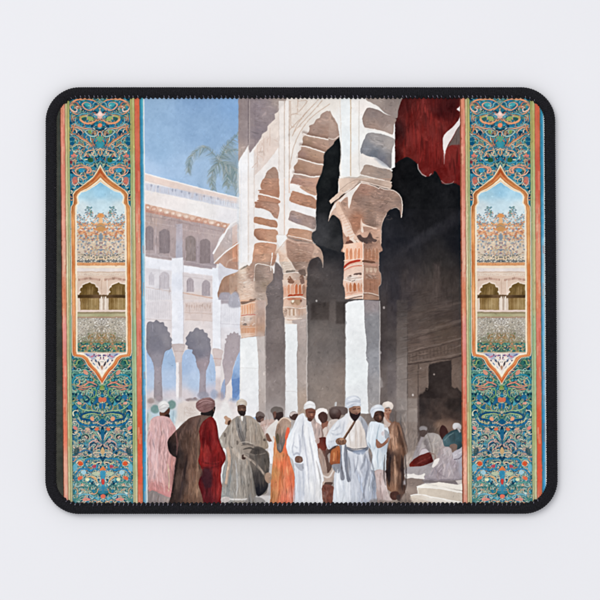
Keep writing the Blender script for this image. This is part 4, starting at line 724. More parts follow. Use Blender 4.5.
    sc('300,70 250,38 190,25 120,30 70,55 50,85 62,120 100,150 130,148',13,'ee9f72'); sc('50,85 62,115 100,132 110,105 85,95',9,'f3cbb0')
    sc('300,75 265,105 215,120 170,100 155,70 180,55 220,62 225,85 195,88',10,'d9a38a'); sc('300,72 340,100 400,118',9,'e79b70')
    sc('300,45 250,60 240,90 200,105',7,'7fb5bd'); bl('170,62 200,55 225,70 215,88 185,85','3fa0a6'); bl('60,60 45,85 60,65 80,50','0f4a60')
    both(F,U('250,150 278,146 300,120 300,178 282,186 276,168',0,96,300),'e6bcae',a=.95); both(F,U('284,150 300,132 300,165',0,96,300),'f2d8cf',a=.9)
    sc('282,175 262,210 215,228 165,220 138,195 150,170 190,168 198,190 178,200',15,'ea9e70'); sc('140,190 155,172 190,172',12,'a9ad62'); bl('195,168 240,175 250,200 215,205 200,190','8fa863'); bl('150,185 180,180 190,200 165,208','31605a')
    both(F,U('282,235 300,228 300,262 284,255',0,96,300),'e88a66',a=1)
    sc('240,268 205,262 170,275 150,255 110,240 95,200 105,170',9,'77b7bf'); sc('110,172 150,150 240,140',7,'5fb0bb'); sc('80,235 120,255 170,270 240,270',9,'e0a07c')
    sc('262,280 280,300 268,330 230,335 195,320 180,290 215,282 232,300 215,315',9,'a5c8c0'); bl('200,285 225,285 225,315 205,310','7f9a52'); bl('160,310 190,320 220,355 225,385 195,360 170,335','1f7496')
    sc('240,262 262,280',6,'efd9c0'); sc('220,335 222,365 235,385',6,'dfe0c8'); sc('45,270 80,260 115,265 150,290 160,320',9,'e0a888'); sc('95,320 140,345 200,385 245,430',13,'d9875c'); sc('100,325 150,360 205,395 230,440',5,'f0c8a4')
    bl('270,340 300,335 300,380 285,375','4f9f88'); bl('265,385 300,385 300,430 280,425','3590a0'); sc('262,350 240,370 245,400 262,430',6,'c9745a')
    bl('48,350 75,345 90,360 70,375 50,370','145a78'); bl('45,390 70,380 88,395 70,412 48,405','13587a'); sc('40,345 80,335 115,350 120,380 100,400',6,'8dc0b8'); sc('45,430 80,420 120,400 160,420 190,410',6,'cfd0a4')
    sc('45,250 50,280 60,310',9,'8c9a4e'); sc('58,240 80,265 70,300',10,'e08a58'); sc('170,470 155,510 170,545 220,560 260,540',9,'4fa5b5'); bl('200,520 235,515 240,545 205,550','2f5a36'); sc('300,440 285,470 300,500',9,'d9a878'); sc('285,430 240,450 190,460 165,490',7,'e6b08c'); bl('60,490 90,485 105,500 80,512 60,505','d98070'); bl('45,540 65,540 68,560 48,562','7a3038')
    sc('130,480 110,520 130,560',7,'2fa0b8'); sc('60,460 100,450 140,470 150,520',5,'9cc8bf'); sc('245,440 262,480 250,520',6,'a9c9b0')
    # ring motifs beside the apex (crop y0=150)
    sc('65,170 90,135 140,125 190,140 222,160 215,185 190,190 200,165 180,145 130,145 95,170 105,200 150,215 190,195',11,'e8a080',y0=150); sc('62,168 95,205 150,222',8,'efc0a4',y0=150); bl('120,160 150,150 175,165 160,185 130,185','2f93b5',y0=150); sc('150,165 165,175 150,190',5,'8fc8cf',y0=150)
    bl('70,230 100,225 110,260 90,285 68,275','d9705c',y0=150,a=.8); sc('60,230 75,290 110,280 120,240',6,'efc8b4',y0=150); sc('110,270 150,275 200,250 240,215',7,'7cc0c8',y0=150); sc('55,300 100,310 120,300',8,'2f8fb0',y0=150)
    # lower field just under the tip (crop y0=344, ax=303)
    k3 = dict(y0=344,ax=303)
    bl('50,130 140,125 160,180 200,230 150,230 80,180','205d54',**k3,a=.5); sc('60,175 90,170 100,140 130,135',9,'8faf6a',**k3); sc('50,215 100,225 170,215 230,260',8,'8cc0a8',**k3); bl('150,215 175,222 190,250 165,262 150,240','d09078',**k3); sc('60,360 55,310 85,270 140,255 200,275',11,'2f93a8',**k3); sc('75,370 70,320 100,285 150,272',6,'9fc8b8',**k3)
    sc('92,352 150,362 215,352 250,358',9,'d98a74',**k3); sc('95,372 130,382 190,372',6,'c9755f',**k3); sc('90,350 150,345 195,320 245,335 260,350',10,'e6937a',**k3); sc('165,300 200,320 240,315',8,'d98a70',**k3); bl('290,355 303,345 303,380 292,380','7f9a4c',**k3)
    bl('230,400 262,385 262,410 240,430','1f5f88',**k3); sc('262,440 255,480 225,510',22,'1d6088',**k3); bl('272,450 303,448 303,480 275,482','cf6c4e',**k3,a=.95); sc('200,380 235,375 255,395 240,440 200,450',8,'7fae6a',**k3); sc('140,440 160,480 190,470 180,440 150,430',10,'0f3a5a',**k3); bl('95,440 125,420 140,450 110,470','236a94',**k3); bl('60,520 90,495 95,530 65,540','226f9a',**k3); bl('140,520 160,505 165,540 135,545','20668f',**k3); bl('275,500 300,495 295,540 280,540','1f6a98',**k3)
    bl('100,480 130,490 125,505 95,500','dba08a',**k3); sc('60,480 100,520 150,550 220,555 303,570',8,'9fc08c',**k3)
    k4 = dict(y0=396,ax=303)
    sc('303,155 240,135 170,140 125,160 130,190 180,200 230,215 250,190',12,'17507c',**k4); sc('303,165 240,148 180,152 145,165 150,180 200,190',7,'a9c886',**k4); bl('200,180 220,172 235,188 225,208 205,200','e8a07c',**k4); bl('303,190 285,200 270,215 303,240','155a80',**k4)
    sc('80,185 110,225 170,245 240,240 303,255',14,'1f6f9c',**k4); sc('95,180 125,215 190,230',6,'cfc890',**k4); bl('60,250 90,258 90,285 62,275','d9857a',**k4); bl('165,262 195,270 190,285 160,278','d9a08a',**k4); bl('235,275 262,262 272,280 250,292','d8714e',**k4); bl('190,262 225,270 215,285','14486a',**k4)
    bl('285,290 303,285 303,375 290,350','1f6488',**k4); sc('290,380 262,340 240,305 215,290',9,'8fb89c',**k4); sc('125,365 130,335 160,320 185,340 175,360',9,'182f3a',**k4); sc('120,370 135,325 175,318 200,350 180,380 150,385',6,'9fc0a0',**k4)
    sc('190,430 190,400 220,375 262,380 280,400',8,'d9a89c',**k4); sc('200,425 205,400 235,392 255,410 240,425',7,'2a3550',**k4); sc('210,420 230,400 250,415',4,'e9e0cf',**k4); both(F,U('285,455 303,425 303,490 290,475',0,396,303),'c9a878',a=1); sc('303,500 280,470 240,470 200,490 150,500',8,'d9c8a8',**k4); sc('60,480 110,470 160,450 200,465 230,500',9,'3f6f94',**k4); bl('70,440 100,430 110,460 85,500 65,480','2f4a50',**k4,a=.7)
    sc('60,525 120,530 200,520 280,535 303,560',8,'8fb8a0',**k4)
    k5 = dict(y0=440,ax=312)
    sc('303,160 260,155 190,160 160,190 175,225 220,235 250,215',14,'2f7fa4',**k5); sc('200,205 225,190 250,195 235,215',7,'d9d6a0',**k5); bl('104,190 125,176 145,192 140,212 115,216','d95a34',**k5)
    bl('62,215 90,195 100,240 70,265','6aaec0',**k5); bl('220,215 250,205 252,228 225,232','b04458',**k5); sc('180,225 210,232 240,240',6,'d98a4c',**k5); bl('285,245 312,220 312,258 295,260','d87a45',**k5,a=1)
    sc('95,330 90,290 120,250 160,240 210,255 240,240 300,262',10,'2f86b8',**k5); bl('130,265 160,250 175,275 150,290','9fc8d4',**k5); bl('105,310 140,300 135,325 105,335','e06c4c',**k5); sc('262,350 250,325 225,308 190,305',14,'efb070',**k5); bl('165,330 185,312 200,330 185,345','d9dcb0',**k5); sc('265,345 250,315 220,298 185,300',5,'f6e0b0',**k5)
    bl('220,275 250,262 285,280 250,300','b5c2a4',**k5); bl('290,270 312,262 312,420 300,400 295,330','3a90b2',**k5); bl('298,335 312,325 312,370 302,365','c9473f',**k5,a=1); bl('295,385 280,410 270,440 312,445 312,390','2f809f',**k5,a=.7); bl('292,462 312,452 312,482 296,482','d9705a',**k5,a=1)
    sc('70,360 120,350 200,370 250,400',10,'5fa090',**k5); sc('100,400 150,390 200,410 230,440',9,'3f7f7c',**k5); sc('110,470 150,450 210,460 240,490',9,'7fc0d0',**k5); bl('140,490 180,482 210,495 180,508 145,505','e08f84',**k5); sc('70,440 90,490 130,510',8,'5f9a80',**k5); sc('95,270 75,310 85,360',8,'2a6f8f',**k5); sc('200,380 240,375 262,400 240,420',8,'2f6a70',**k5); sc('75,390 100,420 90,450',7,'c9b48c',**k5)
    for i in range(90):
        y = (93+rng.rand()*107) if i%5<2 else (352+rng.rand()*153)
        x = 70+rng.rand()*29.5
        c = (warm+green+['cfe0d6','9cc0b8','e9cdb0','123a50','1b5670'])[rng.randint(len(warm)+len(green)+5)]
        curl(x,y,.8+rng.rand()*1.4,rng.rand()*6.3,rng.choice([-1,1])*(2+rng.rand()*3),.55+rng.rand()*.4,c,.85,0)
    loc = GX-dx-shear*(GY-100)/400.
    outm = (loc<69)|(loc>130.2); IMG[outm] = plain[outm]
    band(66.9,67.5,'7f7a4a',a=.6); band(67.4,69.3,cl(68,ys,('a5ab6c','b5b070','a3b07a','b0b581','bcb88a','a9ad7d','9db487','93b089','a8b67e','a9b48a','b7b189')))
    band(129.8,131.6,cl(131,ys,('a9ac66','a6a568','9fae78','b5b787','b9b78a','b5b383','9fb287','a3ba92','a5b077','a9b586','bdb78d')))
    band(131.5,132,'7f7a4a',a=.7); band(132,134.2,cl(133,ys,('b9b87c','b8a964','b5b983','c5bf8d','c8bb86','c2b484','a8bb90','a9bb92','b3b37c','c0bf94','c9c19c')))
    band(69.1,69.6,'3a4a3c',a=.5); band(129.5,130,'3a4a3c',a=.5)
    # --- medallion frame
    PO = [(AX,166.0),(96.4,172),(92.5,177.6),(85.6,183),(80,187.4),(74.8,191),(72.2,194.6),(72.8,199.2),(72.2,204.2),(70.4,206.6),(70.1,212),(70.1,280),(70.1,352),(71,355.8),(75.5,356.8),(79.6,357.4),(82.8,360.0),(85.0,364.6),(88.2,368.4),(92.3,372.2),(95.8,377.6),(AX,383.8)]
    PI_ = [(AX,181.8),(96.4,184.2),(91.6,187.2),(86.2,190.6),(79.8,192.6),(77.4,195.6),(77.0,198),(77.4,200.4),(78.0,202.6),(75.9,205.6),(75.3,210),(75.3,280),(75.2,351),(75.6,353.6),(79,354.1),(82.6,354.8),(86.2,357.0),(88.4,361.2),(91.2,364.6),(94.4,367.8),(97.0,371.2),(AX,375.8)]
    def ring(f):
        H = [(a_[0]*(1-f)+c_[0]*f, a_[1]*(1-f)+c_[1]*f) for a_,c_ in zip(PO,PI_)]
        return sh([(x,y) for x,y in H]+[(2*AX-x,y) for x,y in H[-2:0:-1]])
    def rfill(f,cols,**k): F(ring(f),cols,smooth=0,wob=.6,**k)
    rfill(-.2,'2b4a50',soft=.35,a=.6); rfill(-.12,'f1e0c6',soft=.35); rfill(.06,'8f5233',soft=.3)
    g = [(AX,172,'b5552b'),(95,178,'bd6236'),(85,186,'b8743f'),(114,186,'c27a45'),(73,197,'a9653a'),(126,197,'b97545'),(72,230,'e9a566'),(72,262,'c9733f'),(72,290,'e6a468'),(72,320,'e39c70'),(72,345,'d17747'),(129,215,'e5a868'),(129,250,'ebb474'),(129,275,'cd7238'),(129,305,'c8693c'),(129,340,'dc8a58'),(80,357,'e28950'),(90,368,'cf6a3a'),(AX,380,'c4552a'),(109,372,'cf6a38'),(119,358,'e28a55')]
    rfill(.0,'e9c48e',soft=.3); rfill(.09,'a05c34',soft=.3,a=.8)
    rfill(.17,' '.join('%g,%g:%s'%(t(x,y),y,c) for x,y,c in g),soft=.3,tex=.06)
    rfill(.42,'eeb47a',soft=.35,a=.45); rfill(.52,'d98446',soft=.3,a=.5); rfill(.62,'a8663a',soft=.35,a=.8); rfill(.72,'f2dfc0',soft=.3); rfill(.9,'c9a078',soft=.3,a=.6)
    # inner opening: clip by painting inside polygon
    Pin = np.array(ring(1.0))
    keep = IMG.copy()
    def TX(x,y): return (t(x,y),y)
    def QF(pts,cols,**k): F(sh(pts),cols,**k)
    c2 = lambda lst: ' '.join('%g,%g:%s'%(t(x,y),y,c) for x,y,c in lst)
    QF([(68,160),(132,160),(132,270),(68,270)],c2([(100,182,'86bcd8'),(100,192,'9ccbe2'),(84,192,'a9d2e2'),(116,192,'a9d2e4'),(100,205,'c6dfe8'),(80,208,'d5e2e4'),(118,208,'d5e4e6'),(100,222,'dfe0da'),(100,240,'dcc7ac'),(80,245,'d5c4b0'),(120,245,'d9c8b4'),(100,258,'cfb594')]),smooth=0,tex=.05)
    def dots(x0,x1,y0,y1,n,pal,r0,r1,al=.85,shape=None):
        for i in range(n):
            x = x0+rng.rand()*(x1-x0); y = y0+rng.rand()*(y1-y0)
            if shape and not shape(x,y): continue
            c = pal[rng.randint(len(pal))]; r = r0+rng.rand()*(r1-r0)
            both(F,[(x-r,y),(x,y-r*.8),(x+r,y+rng.randn()*.2),(x,y+r*.8)],c,a=al,soft=.25)
    dots(78,100,222,262,70,['e9d2b4','f0dcc4','cfae8a','c9c4b6'],.8,1.8)
    dots(76,100,206,226,300,['6f97a8','8fa8ad','5d7f8a','b09a92','d9a98c','7d8f9a'],.4,1.0,.85,lambda x,y: y>211+4.5*abs(math.sin((x-76)/24*math.pi*2.1)) - (5 if abs(x-88)<4 else 0))
    dots(86,91,206,216,22,['5f8a96','7fa0a0','6f8f7a'],.5,1.0)
    dots(76,100,222,240,190,['d98f58','e0a070','c97f55','8a94a0','b97e6a','d9b080','7f8f94','e7c09a'],.6,1.4)
    dots(76,100,238,256,190,['8f9aa4','a3a7a4','9f7f7c','c9a684','7d8c9c','b39a86','d9c4a4','a98a8a'],.5,1.2)
    dots(76,100,254,262,120,['5d6266','8d8a74','a39c84','d9cfc0','6f7468','b8a88c','494f55'],.4,.9)
    for y0 in (226,232):
        both(L,[(78,y0+3),(83,y0-1),(89,y0+2),(94,y0-2),(99,y0+1)],1.1,'e8a878',a=.7)
    both(F,[(96.5,215),(AX,213.5),(AX,218),(97.5,217.5)],'dd9a60'); both(F,[(98.2,218),(AX,218),(AX,224),(97.8,223)],'e9b888'); both(F,[(95,227),(97.5,224),(AX,223.5),(AX,231),(97,231)],'c9955f'); both(L,[(95.5,227.5),(AX,225.5)],.6,'8f8a84')
    both(F,[(97.5,236),(AX,233),(AX,241),(98.4,240)],'7f93a0',a=.8)
    both(L,[(76,261),(80,261.4),(88,261),(96,261.4),(AX,261)],2.0,'4f565c',a=.6)
    dots(76,100,259.5,262.5,46,['e9e2d4','3a4046','dcd3c0'],.35,.6,.9)
    QF([(68,262.6),(132,262.6),(132,300),(68,300)],'d9c0a8',smooth=0)
    QF([(68,262.6),(132,262.6),(132,265.6),(68,265.6)],'d99a68',smooth=0); dots(76,100,262.8,265.4,24,['c08a62','e9b88c','b5795a'],.3,.7,.6)
    QF([(68,265.6),(132,265.6),(132,268),(68,268)],'efdcc2',smooth=0); QF([(68,268),(132,268),(132,271.6),(68,271.6)],'e6dad2',smooth=0); QF([(68,271.6),(132,271.6),(132,272.3),(68,272.3)],'c9ac98',smooth=0); QF([(68,272.3),(132,272.3),(132,277),(68,277)],'e0cdbb',smooth=0)
    dots(76,100,274,276.3,40,['c9a590','e9dccb','bd9a88'],.25,.5,.6)
    QF([(68,275.8),(132,275.8),(132,300),(68,300)],'dcc2ae',smooth=0)
    for (a,b) in ((77.5,98),(103.5,124)):
        for i in range(14):
            x = a+(b-a)*i/13; y = 277.5+abs(i-6.5)*.25
            F(sh([(x-.7,y+1.6),(x-.4,y-.4),(x+.6,y),(x+.5,y+1.8)]),rng.choice(['a9806f','c09a88','94705f']),a=.75,soft=.3)
    for ax,(e0,e1) in ((88,(78,97.5)),(117,(107.2,129.5))):
        o = [(e0,300),(e0-.3,294.5),(e0+.4,293),(e0+1.8,292.2),(e0+.4,290),(e0+1,288),(e0+2.8,287.3),(e0+3.2,285.3),(e0+5.2,284.4),(ax-2,283.5),(ax,282.2),(ax+2,283.6),(ax+4,284),(e1-3.8,284.8),(e1-3.2,287),(e1-1,288),(e1-.6,290.2),(e1-1.6,292),(e1-.2,293.3),(e1,295),(e1,300)]
        o2 = [(x*1.0,y) for x,y in o]
        F(sh([(x+(x-ax)*.09,y-1.1) for x,y in o2]),'ecdccc',smooth=0,a=.9)
        F(sh(o2),c2([(ax-4,286,'6b5228'),(ax+3,287,'7a5f35'),(ax,292,'8f744a'),(ax-5,292,'735a30'),(ax+6,293,'5f4824')]),smooth=0,soft=.3,tex=.06)
        for i in range(5): L(sh([(ax-6+i*3,287),(ax-6.3+i*3,295)]),.7,rng.choice(['5a4423','a88d60','8b7147']),a=.5)
    QF([(76,295.2),(126,295.2),(126,311),(76,311)],'d9c7b4',smooth=0)
    for (a,b) in ((78.4,97.6),(107,129.5)):
        QF([(a,296.5),(b,296.5),(b,310),(a,310)],c2([(a+2,300,'7d6035'),(b-3,300,'9c8052'),((a+b)/2,306,'a3895c'),(a+2,308,'8a6d40')]),smooth=0,tex=.06)
        for i in range(6): L(sh([(a+1.5+i*(b-a-2)/5,298),(a+1.5+i*(b-a-2)/5,309)]),.7,rng.choice(['6d5430','b89d70','c4ac80']),a=.55)
    QF([(76,294.8),(131,294.8),(131,298),(76,298)],c2([(80,296,'4d381f'),(100,296,'6b5138'),(120,296,'4a3620')]),smooth=0,soft=.5)
    for x in (99.8,104): L(sh([(x,297),(x,310)]),1.5,'e9dccd'); 
    L(sh([(102,297),(102,310)]),1.3,'b8a391'); L(sh([(105.6,280),(105.6,295)]),.6,'f0e4d6'); L(sh([(100,280),(100,295)]),.6,'c7a993')
    QF([(68,310),(132,310),(132,312),(68,312)],'e2cdbf',smooth=0); QF([(68,311.8),(132,311.8),(132,314),(68,314)],'98896a',smooth=0); QF([(68,313.6),(132,313.6),(132,317),(68,317)],c2([(80,315,'b5b08c'),(100,315,'a7a37c'),(120,315,'b8ae8a')]),smooth=0); QF([(68,316.6),(132,316.6),(132,318.2),(68,318.2)],'a98c74',smooth=0)
    QF([(68,318),(132,318),(132,356),(68,356)],c2([(100,320,'b5aea4'),(80,330,'b8b0a2'),(120,330,'b8b0a2'),(100,332,'aca08e'),(100,340,'8d7856'),(84,344,'7f8468'),(116,344,'8a8468'),(100,350,'4a6a5c')]),smooth=0,tex=.08)
    dots(76,100,318,342,420,['d9d5cb','938c80','efebe2','a89c8a','77726a','c9bda8','9c8f80'],.3,.7,.8)
    dots(86,100,333,345,110,['9c6f44','7a6a40','b58a5c','6d7a50'],.4,.8,.7); dots(76,100,343,352,170,['2f6f6a','3f8a7c','1d5560','8a9a5c','c0805c','6f9a80','d9b08c','264a5a'],.5,1.2,.9)
    QF([(74,352),(126,352),(126,353.2),(74,353.2)],'d9c4a6',smooth=0,a=.8)
    QF([(74,353),(126,353),(126,390),(74,390)],'e6d9cc',smooth=0,tex=.05)
    vp = ['4a4f7c','6b6a96','2f3a60','c9788c','7f94b8','3a4a50','e0a0a0']
    both(F,[(82,353.6),(92,353.2),(93.5,357),(90,360),(86,357)],'9aa4c0',a=.7)
    for (x,y,l,w,a_,c) in ((86,355,2.2,1.1,.5,'6f7fa8'),(90,356,2.4,1.2,-.4,'c9788c'),(93,355.5,2,1,.9,'4a4f7c'),(97,355,1.7,1.2,0,'6b6a96'),(94,360.5,2.2,1.2,1.1,'3a4a68'),(97.3,364,2.6,1.2,1.3,'3a3440'),(92,364,1.8,1,.9,'5f7a9c'),(95.5,367.5,1.6,.9,1,'8c9ab8'),(89,360.5,1.5,.8,.6,'8a6f90'),(98.6,358,1.5,1,1.5,'8c5f74')): leaf(x,y,l,w,a_,c,.95)
    both(L,[(AX,354),(AX,368)],.8,'efe6dc'); both(L,[(99,361),(95,359),(92,360)],.6,'f2ebe2'); both(L,[(85,357),(91,361),(95,368),(98.5,372)],.7,'f4eee4',a=.8); both(F,[(98.4,367),(AX,365.5),(AX,370)],'b58a70')
    dots(84,99,354,362,26,vp,.4,.8,.9)
    # restore everything outside the opening
    x = GX; y = GY; ins = np.zeros(GX.shape,bool)
    for i in range(len(Pin)):
        p,q = Pin[i-1],Pin[i]
        if p[1]!=q[1]: ins ^= ((p[1]>y)!=(q[1]>y)) & (x < (q[0]-p[0])*(y-p[1])/(q[1]-p[1])+p[0])
    IMG[~ins] = keep[~ins]
    L([tuple(q) for q in Pin]+[tuple(Pin[0])],.7,'fbeed8',smooth=0,a=.9)
    # faint outline of the frame edges
    L(ring(.05)+[ring(.05)[0]],.4,'8a4a2c',smooth=0,a=.4)
    return ring(-.17)
MEDAL = [ornament_panel(0,3.4,21), ornament_panel(400.2,2.5,21)]
# warmer stone in the capitals
m_ = IMG.mean(2); mk = np.clip((m_-.28)/.08,0,1)*np.clip((.86-m_)/.08,0,1)*(GX>232)*(GX<403)*(GY>178)*(GY<262)
mk = mk*np.clip((IMG[...,0]-IMG[...,2]+.02)/.06,0,1)
IMG = IMG*(1+mk[...,None]*np.array([.085,.03,-.005],np.float32))
# brushwork: short strokes that carry the local colour along the local contour
rng = np.random.RandomState(77)
def brush(n, l0, l1, w0, w1, var, al, box, theta=None, spread=.2, lo_=0., hi_=1., flat=False):
    lum = IMG.mean(2); gy,gx = np.gradient(lum)
    for i in range(n):
        x = box[0]+rng.rand()*(box[1]-box[0]); y = box[2]+rng.rand()*(box[3]-box[2])
        j = int((y-PY0)*S_); k = int((x-PX0)*S_)
        if not (3<j<NY-4 and 3<k<NX-4): continue
        m = lum[j,k]
        if m<lo_ or m>hi_: continue
        gm_ = math.hypot(gx[j,k],gy[j,k])
        if theta is None: th = math.atan2(gx[j,k],-gy[j,k]) if gm_>.004 else math.pi/2+rng.randn()*.5
        else:
            if gm_>.035: continue
            th = theta+rng.randn()*spread
        v = var*(.25 if m>.78 else (.6 if m<.2 else 1))
        if 145<x<240 and y<190: v *= .35
        l = (l0+rng.rand()*(l1-l0))*(.6 if gm_>.05 else 1)/2
        bad = False
        for q in (-1.15,-.6,.6,1.15):
            jj = int((y+q*l*math.sin(th)-PY0)*S_); kk = int((x+q*l*math.cos(th)-PX0)*S_)
            if not (0<=jj<NY and 0<=kk<NX) or abs(IMG[jj,kk]-IMG[j,k]).max()>.13: bad = True; break
        if bad: continue
        d = 1+rng.randn()*v; warm_ = rng.randn()*v*.12
        c = np.clip(IMG[j,k]*d*np.array([1+warm_,1,1-warm_],np.float32),0,1).astype(np.float32)
        T[0],T[1],T[2] = 0.,0.,1.
        L([(x-l*math.cos(th),y-l*math.sin(th)),(x,y),(x+l*math.cos(th),y+l*math.sin(th))],w0+rng.rand()*(w1-w0),c,a=al,taper=1,soft=.35,smooth=0,tex=0)
PIC = (146,464,97,505)
brush(4200,2,7,.8,2.0,.07,.5,PIC)
brush(7000,1.2,3,.5,1.0,.10,.6,(60,545,97,505))
brush(1300,3,9,.6,1.4,.11,.55,(248,400,97,262),.22,.12,.36,.75)          # arch stones, along their length
brush(2400,1.6,4.5,.5,.9,.15,.6,(236,402,180,300),.08,.35,.3,.9)              # carved capitals
brush(4200,3,12,.6,1.5,.14,.55,(146,408,415,505),math.pi/2,.14,.08,.97)   # folds of the robes
brush(500,3,8,.6,1.4,.12,.5,(404,466,425,478),math.pi/2+.3,.4,.15,.9)
brush(600,4,12,.5,1.2,.12,.5,(400,464,290,380),-.22,.08,.12,.6)          # mouldings of the hall wall
brush(500,5,14,.8,2,.09,.4,(372,462,180,300),math.pi/2,.1,.06,.4)
brush(500,3,9,.5,1.1,.10,.5,(148,240,185,330),math.pi/2,.05,.3,.95)       # lattice of the far building
brush(500,8,20,.8,2.2,.18,.5,(385,464,97,178),math.pi/2,.1,.12,.4)       # awning folds
# soften to the resolution of cloth printing and lift slightly
def blur(A, k=.5):
    B = A.copy()
    B[1:-1] = A[1:-1]*(1-k)+(A[:-2]+A[2:])*k/2; A = B.copy()
    B[:,1:-1] = A[:,1:-1]*(1-k)+(A[:,:-2]+A[:,2:])*k/2
    return B
SOFT = IMG
for _ in range(5): SOFT = blur(SOFT,.66)
IMG = np.clip(blur(IMG,.25)+(IMG-SOFT)*.36,0,1)
WIDE = IMG
for _ in range(40): WIDE = blur(WIDE,.66)
IMG = np.clip(IMG+(IMG-WIDE)*.12,0,1)
GREY = IMG.mean(2,keepdims=True)
IMG = np.clip(GREY+(IMG-GREY)*.95,0,1)
# ---------------------------------------------------------------- the mouse pad itself
pad = bpy.data.objects.new('mouse_pad', None); COL.objects.link(pad); pad.location = (0,0,0)
pad.empty_display_size = .02
pad['label'] = 'rectangular mouse pad printed with a Moorish courtyard painting, black stitched edge'
pad['category'] = 'mouse pad'
CORN = [(45.5,87.1),(555.2,87.1),(557.9,513.9),(45.1,514.1)]      # outer outline in the photo
def rounded(inset, rad, step):
    """rounded outline as points (clockwise in the photo) with unit tangents, evenly spaced"""
    c = np.array(CORN); cen = c.mean(0); P = []
    ins = c + np.sign(cen-c)*inset; r = max(rad-inset,1)
    for i in range(4):
        p = ins[i]; a = ins[i-1]; b_ = ins[(i+1)%4]
        u = (a-p)/np.hypot(*(a-p)); v = (b_-p)/np.hypot(*(b_-p))
        s = p+u*r; e = p+v*r; o = p+u*r+v*r
        for k in range(25):
            w = k/24*math.pi/2; P.append(o - v*r*math.cos(w) - u*r*math.sin(w))
    P = np.array(P+[P[0]]); d = np.hypot(*np.diff(P,axis=0).T); s = np.concatenate([[0],np.cumsum(d)])
    m = int(round(s[-1]/step)); q = np.arange(m)*s[-1]/m
    X = np.interp(q,s,P[:,0]); Y = np.interp(q,s,P[:,1])
    pts = np.stack([X,Y],1); tg = np.roll(pts,-1,0)-np.roll(pts,1,0); tg /= np.hypot(*tg.T)[:,None]
    return pts, tg, s[-1]
RAD = 34
# ---- printed cloth: grid cells sorted into the picture, the two borders and their medallions
lin = np.where(IMG<=.04045, IMG/12.92, ((IMG+.055)/1.055)**2.4)
cx = (GX[:-1,:-1]+GX[1:,1:])/2; cy = (GY[:-1,:-1]+GY[1:,1:])/2
def inside(poly, X, Y):
    ins = np.zeros(X.shape,bool)
    for i in range(len(poly)):
        p,q = poly[i-1],poly[i]
        if p[1]!=q[1]: ins ^= ((p[1]>Y)!=(q[1]>Y)) & (X < (q[0]-p[0])*(Y-p[1])/(q[1]-p[1])+p[0])
    return ins
outline,_,_ = rounded(5.5, RAD, 3)
keepf = inside(outline, cx, cy)
leftb = cx < 144.3+3.4*(cy-100)/400; rightb = cx > 460+2.5*(cy-100)/400
med = [inside(m, cx, cy) for m in MEDAL]
cm, n, l, b = material('printed_cloth', (.5,.5,.5), .9, .03)
at = n.new('ShaderNodeAttribute'); at.attribute_name = 'ink'; l.new(at.outputs['Color'], b.inputs['Base Color'])
tc = n.new('ShaderNodeTexCoord')
wv = n.new('ShaderNodeTexWave'); wv.inputs['Scale'].default_value = 700; wv.bands_direction = 'X'
wv2 = n.new('ShaderNodeTexWave'); wv2.inputs['Scale'].default_value = 700; wv2.bands_direction = 'Y'
ad = n.new('ShaderNodeMath'); ad.operation = 'ADD'
l.new(tc.outputs['Object'], wv.inputs['Vector']); l.new(tc.outputs['Object'], wv2.inputs['Vector'])
l.new(wv.outputs['Fac'], ad.inputs[0]); l.new(wv2.outputs['Fac'], ad.inputs[1])
bp = n.new('ShaderNodeBump'); bp.inputs['Strength'].default_value = .12; bp.inputs['Distance'].default_value = .00008
l.new(ad.outputs[0], bp.inputs['Height']); l.new(bp.outputs[0], b.inputs['Normal'])
IDX = np.arange(NX*NY).reshape(NY,NX)
def cloth(name, mask, parent):
    jj,ii = np.nonzero(mask)
    q = np.stack([IDX[jj+1,ii],IDX[jj+1,ii+1],IDX[jj,ii+1],IDX[jj,ii]],1)
    used,inv = np.unique(q, return_inverse=True); inv = inv.reshape(q.shape)
    px = GX.ravel()[used]; py = GY.ravel()[used]
    V = np.stack([(px-300)*K,(300-py)*K,np.full(len(px),ZP)],1)
    m = mesh_from(name, V, inv)
    ca = m.color_attributes.new('ink','FLOAT_COLOR','POINT')
    c = np.ones((len(used),4),np.float32); c[:,:3] = lin.reshape(-1,3)[used]
    ca.data.foreach_set('color', c.ravel())
    return link(name, m, cm, parent)
pic = cloth('printed_picture', keepf & ~leftb & ~rightb, pad)
pic['label'] = 'watercolour of turbaned men in a sunlit arcaded courtyard'
for side,(bm,md) in enumerate(((leftb,med[0]),(rightb,med[1]))):
    br = cloth('ornamental_border', keepf & bm & ~md, pad)
    br['label'] = ('teal arabesque strip beside the blue sky','teal arabesque strip beside the dark hall and red awning')[side]
    cloth('arched_medallion', keepf & md, br)
# ---- rubber base
rm, n, l, b = material('black_rubber', (.012,.012,.013), .8, .3)
bo,_,_ = rounded(3.0, RAD, 4); nb = len(bo)
V = [W(x,y,.0002) for x,y in bo]+[W(x,y,ZP-.0002) for x,y in bo]+[W(300,300,.0002),W(300,300,ZP-.0002)]
T3 = []
for i in range(nb):
    j = (i+1)%nb
    T3 += [(i,j,j+nb),(i,j+nb,i+nb),(2*nb,j,i),(2*nb+1,i+nb,j+nb)]
link('rubber_base', mesh_from('rubber_base', V, T3, False), rm, pad)
